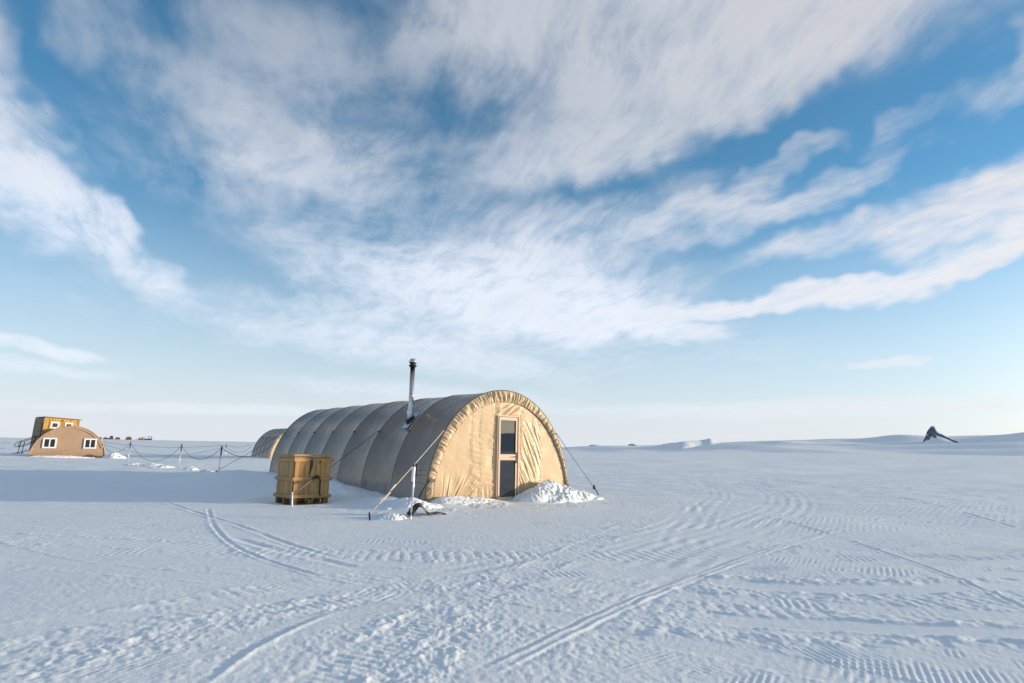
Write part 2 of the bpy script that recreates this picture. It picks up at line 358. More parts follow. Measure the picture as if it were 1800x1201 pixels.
# ------------------------------------------------------------------ materials
MATS = {}
def principled(name, fn=None, **kw):
    if name in MATS: return MATS[name]
    mt = bpy.data.materials.new(name); mt.use_nodes = True
    t = NT(mt.node_tree)
    b = t.node('ShaderNodeBsdfPrincipled'); o = t.node('ShaderNodeOutputMaterial', {'Surface': b.outputs[0]})
    for k, v in kw.items():
        k = {'color': 'Base Color', 'rough': 'Roughness', 'metal': 'Metallic', 'spec': 'Specular IOR Level', 'ior': 'IOR'}.get(k, k)
        if k == 'Base Color': v = tuple(v) + (1,)
        b.inputs[k].default_value = v
    if fn: fn(t, b)
    MATS[name] = mt; return mt
def bump(t, b, h, strength, dist):
    n = t.node('ShaderNodeBump', {'Height': h, 'Strength': strength, 'Distance': dist})
    t.l.new(n.outputs[0], b.inputs['Normal'])
def objco(t): return t.node('ShaderNodeTexCoord').outputs['Object']

def snow_fn(t, b):
    co = objco(t)
    n = t.noise(co, 3.0, 4, 0.6)
    t.put(b.inputs['Base Color'], t.mix(n, (0.80, 0.82, 0.83), (0.865, 0.87, 0.87)))
    h = t.math('ADD', t.noise(co, 55, 5, 0.65), t.math('MULTIPLY', t.noise(co, 260, 2, 0.5), 0.35))
    bump(t, b, h, 0.42, 0.008)
snow_m = principled('snow', snow_fn, rough=0.62, spec=0.25)
def farsnow_fn(t, b):
    co = objco(t)
    n = t.noise(t.mapping(co, scale=(.004, .004, .02)), 1.0, 6, 0.6)
    t.put(b.inputs['Base Color'], t.mix(n, (0.86, 0.855, 0.855), (0.92, 0.905, 0.89)))  # warmer and lighter than near snow: sunlit look of far slopes in the colour
farsnow_m = principled('far_snow', farsnow_fn, rough=0.75, spec=0.1)
def rock_fn(t, b):
    co = objco(t)
    n = t.noise(co, .035, 8, 0.7)
    g = t.node('ShaderNodeNewGeometry').outputs['Normal']
    nz = t.node('ShaderNodeSeparateXYZ', {0: g}).outputs[2]
    snow = t.ramp(t.math('ADD', nz, t.math('MULTIPLY', t.math('SUBTRACT', n, .5), 1.5)), .70, .86)
    c = t.mix(t.ramp(t.noise(co, .09, 6, .7), .35, .7), (0.085, 0.105, 0.13), (0.19, 0.22, 0.25))  # blue-grey lift puts the haze of distance into the rock's colour
    t.put(b.inputs['Base Color'], t.mix(snow, c, (0.8, 0.83, 0.88)))
rock_m = principled('dark_rock', rock_fn, rough=0.9, spec=0.1)

def fabric(name, c0, c1, rough, weave=900, stain=0.5, bs=0.12, sheen=0.0):
    def fn(t, b):
        co = objco(t)
        n = t.noise(co, 0.9, 5, 0.6); n2 = t.noise(t.mapping(co, scale=(1, 1, .25)), 5, 5, 0.65)
        f = t.ramp(t.math('ADD', t.math('MULTIPLY', n, 1 - stain * .5), t.math('MULTIPLY', n2, stain * .5)), 0.3, 0.7)
        zz = t.node('ShaderNodeSeparateXYZ', {0: co}).outputs[2]
        dirt = t.math('MULTIPLY', t.ramp(t.math('ADD', zz, t.math('MULTIPLY', n2, -.8)), .15, -.35), .35)
        dirt = t.math('MAXIMUM', dirt, t.ramp(t.noise(t.mapping(co, scale=(3.5, 3.5, .6)), 1.4, 5, .7), .60, .80, True, (0, .22)))
        t.put(b.inputs['Base Color'], t.mix(dirt, t.mix(f, c0, c1), tuple(k * .55 for k in c0)))
        t.put(b.inputs['Roughness'], t.ramp(n2, .3, .7, True, (rough - .06, rough + .08)))
        h = t.math('ADD', t.math('MULTIPLY', t.noise(co, 7, 3, .5), 1.0), t.math('MULTIPLY', t.noise(co, 60, 3, .6), .12))
        bump(t, b, h, bs, 0.05)
        if sheen: t.put(b.inputs['Sheen Weight'], sheen)
    return principled(name, fn, spec=0.5)
def cover_fn(t, b):
    co = objco(t); z_ = t.node('ShaderNodeSeparateXYZ', {0: co}).outputs[2]
    n = t.noise(co, 0.9, 5, .6); n2 = t.noise(t.mapping(co, scale=(2, 2, .5)), 2.2, 5, .65)
    c = t.mix(t.ramp(t.math('ADD', t.math('MULTIPLY', n, .6), t.math('MULTIPLY', n2, .4)), .3, .7), (0.140, 0.080, 0.046), (0.205, 0.128, 0.080))
    rime = t.ramp(t.math('ADD', z_, t.math('MULTIPLY', n2, -.9)), .20, -.35, True, (0, .30))      # blown snow clinging low down
    c = t.mix(rime, c, (.55, .55, .55))
    c = t.mix(t.math('MULTIPLY', t.node('ShaderNodeObjectInfo').outputs['Random'], .20), c, (.30, .22, .16))
    c = t.mix(t.ramp(t.noise(t.mapping(co, scale=(6, 6, 1.5)), 1.0, 6, .7), .62, .80, True, (0, .16)), c, (.10, .085, .075))
    t.put(b.inputs['Base Color'], c)
    t.put(b.inputs['Roughness'], t.ramp(n2, .3, .7, True, (.24, .38)))
    h = t.math('ADD', t.noise(t.mapping(co, scale=(1, 2.5, 1)), 3.5, 4, .55), t.math('MULTIPLY', t.noise(co, 60, 3, .6), .10))
    bump(t, b, h, .09, .06)
cover_m = principled('tent_cover', cover_fn, spec=.52)
tan_m = fabric('tan_fabric', (0.545, 0.385, 0.222), (0.605, 0.44, 0.262), 0.45, bs=.10)
valance_m = fabric('valance_fabric', (0.46, 0.325, 0.19), (0.55, 0.40, 0.24), 0.47, bs=.10)
brown_m = fabric('brown_fabric', (0.37, 0.245, 0.155), (0.42, 0.285, 0.185), 0.5, bs=.08)
trim_m = principled('brown_trim', color=(0.12, 0.085, 0.06), rough=.6)
piping_m = principled('grey_piping', color=(0.46, 0.44, 0.42), rough=.4)  # paler than the cover: the sheen along the seams is put into the colour
tape_m = principled('tan_tape', color=(0.50, 0.38, 0.22), rough=.35)
black_m = principled('black_webbing', color=(0.018, 0.019, 0.022), rough=.7)
rope_dark_m = principled('dark_rope', color=(0.10, 0.105, 0.115), rough=.8)
rope_light_m = principled('pale_rope', color=(0.50, 0.43, 0.36), rough=.8)
white_m = principled('white_paint', color=(0.78, 0.79, 0.80), rough=.4)
pole_m = principled('aluminium_pole', color=(0.68, 0.70, 0.73), rough=.35, metal=.6)
doorpaint_m = principled('tan_door_paint', lambda t, b: t.put(b.inputs['Base Color'], t.mix(t.noise(objco(t), 3, 4), (0.58, 0.42, 0.29), (0.65, 0.48, 0.34))), rough=.42)
dark_part_m = principled('dark_parts_and_shade', color=(0.05, 0.04, 0.035), rough=.6)  # small dark parts, also the painted shade in door rebate and crate
glass_m = principled('door_glass', color=(0.006, 0.009, 0.012), rough=.015, ior=2.0, spec=.5)
window_m = principled('window_glass', color=(0.012, 0.018, 0.022), rough=.05, ior=1.6)
yellow_m = principled('yellow_plastic', color=(0.72, 0.42, 0.03), rough=.5)
darkred_m = principled('dark_strap', color=(0.055, 0.022, 0.024), rough=.7)
scrap_m = principled('brown_scrap', color=(0.10, 0.075, 0.06), rough=.8)
def steel_fn(t, b):
    co = objco(t); z = t.node('ShaderNodeSeparateXYZ', {0: co}).outputs[2]
    n = t.noise(t.mapping(co, scale=(9, 9, 2.2)), 1.0, 5, .65)
    so_ = t.ramp(t.math('ADD', z, t.math('MULTIPLY', t.math('SUBTRACT', n, .5), .55)), 1.18, 1.30)
    x = t.node('ShaderNodeSeparateXYZ', {0: co}).outputs[0]
    side = t.ramp(t.math('ADD', x, t.math('MULTIPLY', t.math('SUBTRACT', n, .5), .05)), .035, .05, True, (1, .15))
    so_ = t.math('MULTIPLY', so_, side)
    br = t.ramp(t.math('ADD', z, t.math('MULTIPLY', n, .4)), 1.05, 1.5)
    c = t.mix(br, t.mix(n, (.56, .55, .53), (.70, .69, .67)), (.42, .31, .20))
    t.put(b.inputs['Base Color'], t.mix(so_, c, (.014, .013, .013)))
    t.put(b.inputs['Metallic'], t.math('SUBTRACT', .85, t.math('MULTIPLY', so_, .85)))
    t.put(b.inputs['Roughness'], t.ramp(n, .3, .7, True, (.28, .46)))
steel_m = principled('sooty_steel', steel_fn)
steel2_m = principled('galvanised_steel', lambda t, b: t.put(b.inputs['Roughness'], t.ramp(t.noise(objco(t), 14, 4), .3, .7, True, (.25, .5))), color=(.62, .62, .62), metal=.9)
soot_m = principled('soot_black', color=(.012, .012, .012), rough=.6)
def wood(name, a, b_, dark, sc_=(14, 14, 1.6), knots=True):
    def fn(t, b):
        co = objco(t); ri = t.node('ShaderNodeObjectInfo').outputs['Random']
        off = t.node('ShaderNodeCombineXYZ', {0: t.math('MULTIPLY', ri, 31.0), 1: t.math('MULTIPLY', ri, 17.0), 2: t.math('MULTIPLY', ri, 53.0)}).outputs[0]
        v = t.vmath('ADD', co, off)
        g = t.noise(t.mapping(v, scale=sc_), 1.0, 6, .6, 1.2)
        g2 = t.noise(t.mapping(v, scale=tuple(k * 4 for k in sc_)), 1.0, 3, .6)
        c = t.mix(t.ramp(g, .3, .72), a, b_)
        c = t.mix(t.ramp(g2, .50, .74, True, (0, .7)), c, dark)
        c = t.mix(t.ramp(t.noise(v, 2.6, 4, .6), .48, .75, True, (0, .4)), c, tuple(k * .5 + .10 for k in a))
        if knots:
            vo = t.node('ShaderNodeTexVoronoi', {'Vector': t.mapping(v, scale=(7, 7, 3.2)), 'Scale': 1.0, 'Randomness': 1.0}).outputs['Distance']
            c = t.mix(t.ramp(vo, .07, .19, True, (.85, 0)), c, dark)
        c = t.mix(t.math('MULTIPLY', ri, .38), c, dark)
        t.put(b.inputs['Base Color'], c)
        bump(t, b, g2, .25, .004)
    return principled(name, fn, rough=.62, spec=.3)
wood_m = wood('crate_wood', (.58, .345, .135), (.44, .24, .082), (.16, .082, .032))
woodh_m = wood('crate_batten', (.60, .36, .145), (.46, .255, .09), (.17, .088, .034), (1.6, 14, 14))
pallet_m = wood('pallet_wood', (.30, .17, .07), (.22, .12, .05), (.10, .05, .02), (1.6, 14, 14))
cabin_m = wood('cabin_wood', (.60, .355, .09), (.46, .25, .055), (.16, .08, .022), (5, 5, .7))
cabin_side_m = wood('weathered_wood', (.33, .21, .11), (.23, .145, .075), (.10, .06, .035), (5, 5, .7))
grey_steel_m = principled('dark_steel', color=(.07, .075, .085), rough=.5, metal=.4)
red_m = principled('red_paint', color=(.27, .04, .035), rough=.5)
plum_m = principled('dark_plum_paint', color=(.07, .03, .055), rough=.5)
amber_m = principled('amber_paint', color=(.46, .27, .05), rough=.5)
orange_m = principled('orange_paint', color=(.40, .13, .05), rough=.5)
cream_m = principled('cream_paint', color=(.62, .56, .48), rough=.5)
teal_m = principled('dark_teal_paint', color=(.02, .06, .075), rough=.5)
rubber_m = principled('black_rubber', color=(.015, .015, .016), rough=.8)

# ------------------------------------------------------------------ object helpers
def obj(name, me, mat, parent=None, smooth=None):
    if isinstance(me, bmesh.types.BMesh):
        b = me; me = bpy.data.meshes.new(name); b.to_mesh(me); b.free()
    if mat is not None and not me.materials: me.materials.append(mat)
    if smooth is not None: me.polygons.foreach_set('use_smooth', np.full(len(me.polygons), smooth, bool)); me.update()
    o = bpy.data.objects.new(name, me); C.objects.link(o)
    if parent is not None: o.parent = parent
    return o
def tag(o, label=None, cat=None, group=None, kind=None):
    if label: o['label'] = label
    if cat: o['category'] = cat
    if group: o['group'] = group
    if kind: o['kind'] = kind
    return o
def thing(name, label, cat, loc=(0, 0, 0), rz=0, group=None, rx=0, ry=0):
    o = bpy.data.objects.new(name, None); C.objects.link(o); o.empty_display_size = .2
    o.location = loc; o.rotation_euler = (rx, ry, rz)
    return tag(o, label, cat, group)
def bx(bm, x0, x1, y0, y1, z0, z1, M=None):
    vs = [bm.verts.new((x, y, z)) for z in (z0, z1) for y in (y0, y1) for x in (x0, x1)]
    if M is not None:
        for v in vs: v.co = M @ v.co
    for f in ((0, 2, 3, 1), (4, 5, 7, 6), (0, 1, 5, 4), (2, 6, 7, 3), (0, 4, 6, 2), (1, 3, 7, 5)):
        bm.faces.new([vs[i] for i in f])
    return vs
def box(name, mat, parent, x0, x1, y0, y1, z0, z1, bevel=0.0, M=None):
    bm = bmesh.new(); bx(bm, x0, x1, y0, y1, z0, z1, M)
    if bevel: bmesh.ops.bevel(bm, geom=bm.edges[:], offset=bevel, segments=1, affect='EDGES', profile=.5)
    bmesh.ops.recalc_face_normals(bm, faces=bm.faces[:])
    return obj(name, bm, mat, parent)
def tube_bm(bm, pts, r, n=8, cap=True):
    pts = [Vector(p) for p in pts]; rings = []
    rr = r if hasattr(r, '__len__') else [r] * len(pts)
    ref = None
    for i, p in enumerate(pts):
        d = (pts[min(i + 1, len(pts) - 1)] - pts[max(i - 1, 0)]).normalized()
        if ref is None:
            ref = Vector((0, 0, 1)) if abs(d.z) < .9 else Vector((1, 0, 0))
        a = d.cross(ref).normalized(); b = a.cross(d).normalized(); ref = b
        rings.append([bm.verts.new(p + (a * math.cos(2 * PI * k / n) + b * math.sin(2 * PI * k / n)) * rr[i]) for k in range(n)])
    for A, B in zip(rings[:-1], rings[1:]):
        for k in range(n): bm.faces.new((A[k], A[(k + 1) % n], B[(k + 1) % n], B[k]))
    if cap: bm.faces.new(rings[0][::-1]); bm.faces.new(rings[-1])
def tube(name, mat, parent, pts, r, n=8):
    bm = bmesh.new(); tube_bm(bm, pts, r, n); bmesh.ops.recalc_face_normals(bm, faces=bm.faces[:])
    return obj(name, bm, mat, parent, True)
def lathe(name, mat, parent, prof, n=20, M=None):
    bm = bmesh.new(); rings = []
    for r, z in prof:
        rings.append([bm.verts.new((r * math.cos(2 * PI * k / n), r * math.sin(2 * PI * k / n), z)) for k in range(n)])
    for A, B in zip(rings[:-1], rings[1:]):
        for k in range(n): bm.faces.new((A[k], A[(k + 1) % n], B[(k + 1) % n], B[k]))
    bm.faces.new(rings[0][::-1]); bm.faces.new(rings[-1])
    if M is not None: bmesh.ops.transform(bm, matrix=M, verts=bm.verts[:])
    bmesh.ops.recalc_face_normals(bm, faces=bm.faces[:])
    o = obj(name, bm, mat, parent, True)
    return o
def sag(a, b, drop, n=18):
    a = Vector(a); b = Vector(b)
    return [a.lerp(b, t) - Vector((0, 0, drop * 4 * t * (1 - t))) for t in np.linspace(0, 1, n)]

# ------------------------------------------------------------------ the setting
def build_ground():
    az = np.concatenate([np.arange(-180, -52, 1.6), np.arange(-52, -44, .25), np.arange(-44, 44, .105), np.arange(44, 52, .25), np.arange(52, 180, 1.6)])
    rr = [.25, .6, 1.0, 1.4, 1.8, 2.2, 2.5, 2.8, 3.05]
    while rr[-1] < 45000:
        r = rr[-1]
        k = 1.0043 if r < 34 else 1.0085 if r < 300 else 1.022
        rr.append(r * k)
    rr = np.array(rr)
    A, R = np.meshgrid(np.radians(az), rr)
    x, y = R * np.sin(A), R * np.cos(A)
    z = ground_base(x, y)
    k = R < 70
    z[k] += ground_detail(x[k], y[k])
    # earth's curve carries the far plain below eye level
    z = z - R ** 2 / (2 * 6.37e6)
    P = np.stack([x, y, z], -1)[:, ::-1]
    me = grid_mesh('ground', P, wrap=True)
    o = obj('ground', me, snow_m); tag(o, kind='structure')
build_ground()

def az_pt(a, d, z): return (math.sin(rad(a)) * d, math.cos(rad(a)) * d, z)
def build_hills():
    # ice slopes rising beyond the plain on the right: crest elevation (deg) by azimuth, with depth
    prof = [(-4, -.15), (2, -.02), (5.5, .10), (8, .20), (12, .30), (14, .42), (18.8, .70), (21, .82), (25, .97), (29.6, 1.03), (33, 1.15), (37, 1.34), (40, 1.46), (46, 1.5), (55, 1.25), (70, .9), (85, .5)]
    pa = np.array([p[0] for p in prof]); pe = np.array([p[1] for p in prof])
    a = np.arange(-4, 85, .11); d = np.linspace(0, 1, 90)
    A, D = np.meshgrid(a, d); dist = 1500 + 5500 * D
    x, y = np.sin(np.radians(A)) * dist, np.cos(np.radians(A)) * dist
    crest = np.tan(np.radians(np.interp(A, pa, pe))) * 6000
    f = sstep(0, .82, D); f = f ** 1.3
    z = -42 + (crest + 42) * f - np.maximum(D - .82, 0) * 500
    z = z + 26 * N[0](x / 900, y / 1500) * sstep(.15, .5, D) * (1 - .6 * sstep(.6, .82, D)) + 9 * N[1](x / 350, y / 600) * sstep(.1, .4, D) * (1 - .5 * sstep(.6, .85, D))
    # blue hollows left of the rock peak and far right: steep banks turned from the sun
    for ca, cd, w, dd, hh in ((32.2, .66, 2.2, .10, 34), (40.8, .66, 2.1, .10, 40), (24, .55, 1.4, .08, 12)):
        u = (A - ca) / w; v = (D - cd) / dd
        z = z + hh * np.exp(-v * v) * np.where(u < 0, np.exp(-(u * .9) ** 2), np.exp(-(u * .55) ** 2)) * sstep(-1.6, .6, u)
    o = obj('hill', grid_mesh('hill', np.stack([x, y, z], -1)), farsnow_m); tag(o, kind='structure')
    # sharp white hill: long blue flank on the left, lit nose on the right
    a = np.arange(12.2, 20.6, .05); d = np.linspace(-1, 1, 41)
    A, D = np.meshgrid(a, d); dist = 4600 + 420 * D
    top = np.interp(A, [12.2, 13.4, 14.2, 15.5, 16.9, 17.6, 18.0, 18.28, 18.45, 18.8, 19.4, 20.6], [-40, 24, 40, 52, 64, 74, 80, 84, 78, 60, 40, -30])
    ridge = np.clip(1 - np.abs(D + .25 * np.sin(A * 1.3)), 0, 1) ** .75
    x, y = np.sin(np.radians(A)) * dist, np.cos(np.radians(A)) * dist
    z = -45 + (top + 45) * ridge + 5 * N[2](x / 120, y / 120)
    o = obj('hill', grid_mesh('hill', np.stack([x, y, z], -1)), farsnow_m); tag(o, kind='structure')
    # the dark rock peak
    cx, cy, _ = az_pt(35.1, 4700, 0)
    u = np.linspace(-1, 1, 150); U, V = np.meshgrid(u, u)
    px, py = U * 190, V * 170
    ux, uy = math.cos(rad(-35.1)), math.sin(rad(-35.1))
    x, y = cx + px * ux - py * uy, cy + px * uy + py * ux
    # local px runs left-right across the view: a knob on the left, a rock rib running down to the right, a snow face between
    t = np.clip((px + 5) / 128, 0, 1)
    crest = 150 - 78 * t ** .9
    fan = np.where(py < 0, np.exp(-(py / 95) ** 2), np.exp(-(py / 60) ** 2))
    along = sstep(-95, 5, px) * (1 - sstep(110, 185, px))
    zs = 54 + (crest - 64) * fan * along
    edge = np.maximum(np.abs(U), np.abs(V)); zs = zs - 90 * sstep(.7, 1, edge)
    o = obj('hill', grid_mesh('hill', np.stack([x, y, zs], -1)), farsnow_m); tag(o, kind='structure')
    rg = np.abs(N[3](x / 30, y / 30)) * 26 + np.abs(N[4](x / 13, y / 13)) * 12 + N[5](x / 6, y / 6) * 3
    knob = np.exp(-(np.clip(-(px + 4), 0, None) / 58) ** 2.4 - (np.clip(px + 4, 0, None) / 34) ** 2.2 - (np.where(py < 0, py / 88, py / 44)) ** 2)
    zk = 28 + 152 * knob - rg * (.35 + .75 * sstep(.2, .8, knob) * (1 - sstep(.8, 1, knob)))
    rib = crest - 6 - ((py + 6 + 6 * N[6](px / 30, py / 80)) / (19 - 5 * t)) ** 2 * 12 + 16 * (1 - .4 * t) - rg * .22
    rib = np.where((px > -10) & (px < 124), rib, -60)
    zr = np.maximum(zk, rib)
    zr = np.maximum(zr, -60)
    o = obj('rocky_peak', grid_mesh('rocky_peak', np.stack([x, y, zr], -1)), rock_m); tag(o, kind='structure')
    # two small outcrops low on the horizon
    for k, (az_, wd, h) in enumerate(((7.95, 74, 9), (11.4, 52, 11))):
        cx, cy, _ = az_pt(az_, 5950, 0)
        u = np.linspace(-1, 1, 50); U, V = np.meshgrid(u, u)
        x, y = cx + U * wd, cy + V * wd * .8
        e = np.sqrt(U ** 2 + V ** 2)
        z0 = 5950 * math.tan(rad(.20 if k == 0 else .32))
        z = z0 + h * (1 - sstep(.2, .95, e)) + np.abs(N[6 + k](x / 14, y / 14)) * 6 * (1 - sstep(.5, 1, e)) - 45 * sstep(.75, 1, e)
        o = obj('rocky_outcrop', grid_mesh('rocky_outcrop', np.stack([x, y, z], -1)), rock_m); tag(o, kind='structure')
    # dark mountain out to the right, seen only in the door glass
    a = np.arange(86, 124, .2); d = np.linspace(-1, 1, 40)
    A, D = np.meshgrid(a, d); dist = 5200 + 900 * D
    top = 150 * np.exp(-((A - 108) / 4.2) ** 2) + 70 * np.exp(-((A - 99) / 6) ** 2) + 60 * np.exp(-((A - 117) / 4) ** 2)
    x, y = np.sin(np.radians(A)) * dist, np.cos(np.radians(A)) * dist
    z = -40 + (top + 40) * np.clip(1 - np.abs(D), 0, 1) ** .8 + 14 * N[8](x / 220, y / 220)
    o = obj('mountain', grid_mesh('mountain', np.stack([x, y, z], -1)), rock_m); tag(o, kind='structure')
build_hills()

# ------------------------------------------------------------------ arched tents
def arch(th, w=TW, h=TH): return w / 2 * math.cos(th), h * math.sin(th)
def bay_panel(y0, y1, w, h, nt=60, nu=15, sagd=.085, seed=0):
    th = np.linspace(PI, 0, nt); u = np.linspace(0, 1, nu)
    T, U = np.meshgrid(th, u, indexing='ij')
    nx, nz = np.cos(T) / (w / 2), np.sin(T) / h; L = np.hypot(nx, nz); nx, nz = nx / L, nz / L
    x = w / 2 * np.cos(T); z = h * np.sin(T); y = y0 + (y1 - y0) * U
    arc = T * 2.3
    low = np.exp(-z / .35)
    s = sagd * np.sin(PI * U) ** .85 * (1 - .35 * low) * (.12 + .88 * np.abs(np.cos(T)) ** .8) * (.8 + .4 * ((seed * 7) % 5) / 5)
    ins = s + .010 * N[9](arc / .5 + seed * 7, y / .45) * np.sin(PI * U) + .016 * low * N[10](y / .16 + seed, z / .8) * np.sin(PI * U) ** .5
    # diagonal pulls towards the pegged corners
    ins = ins + .014 * np.exp(-z / .5) * np.sin((y - y0) * 14 + z * 9 + seed) * (1 - U) * np.sin(PI * U)
    P = np.stack([x - nx * ins, y, z - nz * ins], -1)
    P[..., 2] = np.where(z < .02, P[..., 2] - .14, P[..., 2])
    return grid_mesh('roof_panel', P)
def arch_tube(name, mat, parent, y, r, w, h, n=44, off=0.0, sides=6):
    pts = []
    for t in np.linspace(PI, 0, n):
        x, z = arch(t, w + 2 * off, h + off); pts.append((x, y, z))
    return tube(name, mat, parent, pts, r, sides)

def gable_mesh(w, h, fold=True, na=250, nb=190, inset=.985, y=0.0):
    a = np.linspace(-1, 1, na); a = np.sign(a) * np.abs(a) ** .93
    b = np.linspace(0, 1, nb)
    Aa, B = np.meshgrid(a, b, indexing='ij')
    X = Aa * w / 2 * inset
    zt = h * np.sqrt(np.clip(1 - (Aa * inset) ** 2, 0, 1)) * .985
    Zz = -.12 + (zt + .12) * B
    d = np.zeros_like(X)
    if fold:
        # general slack
        d += .010 * N[11](X / .9, Zz / .9) + .004 * N[12](X / .3, Zz / .35)
        # puckers along the sewn seams
        for c0, am, sg in ((-.931, .008, .07), (-.679, .007, .06), (-.287, .010, .10), (.535, .009, .08), (.922, .007, .08), (1.174, .006, .06)):
            win = np.exp(-((X - c0) / sg) ** 2)
            d += am * win * (N[13](Zz / .075 + c0 * 9, X / .35) + .6 * N[14](Zz / .035, X / .2 + c0))
            d -= .006 * np.exp(-((X - c0) / .010) ** 2)
        # long diagonal pulls right of the door, running down and to the right
        ang = math.atan2(-.9, .42)
        al = X * math.cos(ang) + Zz * math.sin(ang); ac_ = -X * math.sin(ang) + Zz * math.cos(ang)
        rm = sstep(.44, .56, X) * (1 - sstep(1.0, 1.25, X)) * sstep(.05, .3, Zz) * (1 - sstep(1.75, 2.05, Zz))
        fo = N[15](ac_ / .085, al / .9); d += rm * .017 * (1 - np.abs(fo) * 2.2)
        d += rm * .007 * N[16](ac_ / .04, al / .4)
        # horizontal creases between the left seam pair and by the left jamb
        lm = sstep(-.95, -.90, X) * (1 - sstep(-.70, -.66, X)) * (1 - sstep(1.2, 1.7, Zz))
        d += lm * .014 * N[17](Zz / .10 + X * 3.0, X / .6) * (1 - .4 * Zz)
        jm = sstep(-.62, -.35, X) * (1 - sstep(-.26, -.22, X)) * (1 - sstep(1.4, 1.8, Zz))
        d += jm * .012 * N[18](Zz / .085 - X * 1.5, X / .7)
        # creases fanning from the pegged foot at the left
        cx, cz = -1.65, -.45; an = np.arctan2(Zz - cz, X - cx); rr_ = np.hypot(X - cx, Zz - cz)
        fm = (1 - sstep(.35, .75, Zz)) * sstep(-1.9, -1.5, X) * (1 - sstep(-.95, -.6, X))
        d += fm * .022 * N[19](an / .055, rr_ / .8)
        bm_ = (1 - sstep(.1, .45, Zz)) * sstep(-.9, -.5, X) * (1 - sstep(-.3, -.2, X))
        d += bm_ * .012 * N[20](X / .06 + Zz, Zz / .5)
        # crumple over the door head
        ca = rad(28); pa_ = X * math.cos(ca) + Zz * math.sin(ca); pc = -X * math.sin(ca) + Zz * math.cos(ca)
        hm = sstep(2.06, 2.12, Zz) * (1 - sstep(2.25, 2.42, Zz)) * sstep(-.3, -.15, X) * (1 - sstep(.45, .6, X))
        d += hm * .030 * (1 - 2 * np.abs(N[21](pc / .11, pa_ / .6)))
    P = np.stack([X, y - d, Zz], -1)
    return grid_mesh('gable_wall', P)

def valance_mesh(w, h, nt=900, nv=14):
    t = np.linspace(PI, 0, nt); v = np.linspace(0, 1, nv)
    T, V = np.meshgrid(t, v, indexing='ij')
    wd = np.interp(T, [0, .25, .6, 1.1, PI / 2, 2.1, 2.6, PI - .1, PI], [.07, .10, .15, .22, .285, .265, .22, .17, .14])
    nx, nz = np.cos(T) / (w / 2), np.sin(T) / h; L = np.hypot(nx, nz); nx, nz = nx / L, nz / L
    x = w / 2 * np.cos(T) - nx * wd * V; z = h * np.sin(T) - nz * wd * V
    arc = np.cumsum(np.hypot(np.gradient(w / 2 * np.cos(t)), np.gradient(h * np.sin(t))))[:, None] + 0 * V
    ph = arc / .078 + .55 * N[0](arc / .5, V * .6) + .35 * (V - .5) * np.sign(PI / 2 - T)
    fold = N[1](ph, V * .7 + 3) + .55 * N[2](ph * 2.1, V * 1.2)
    pin = np.sin(PI * np.clip(V * .93 + .05, 0, 1)) ** .6
    y = -.012 - .035 * np.sin(PI * V) - .040 * fold * pin * (.55 + .45 * wd / .28) - .012 * V
    z = np.where((T < .05) | (T > PI - .05), np.minimum(z, z), z)
    return grid_mesh('valance', np.stack([x, y, z], -1))

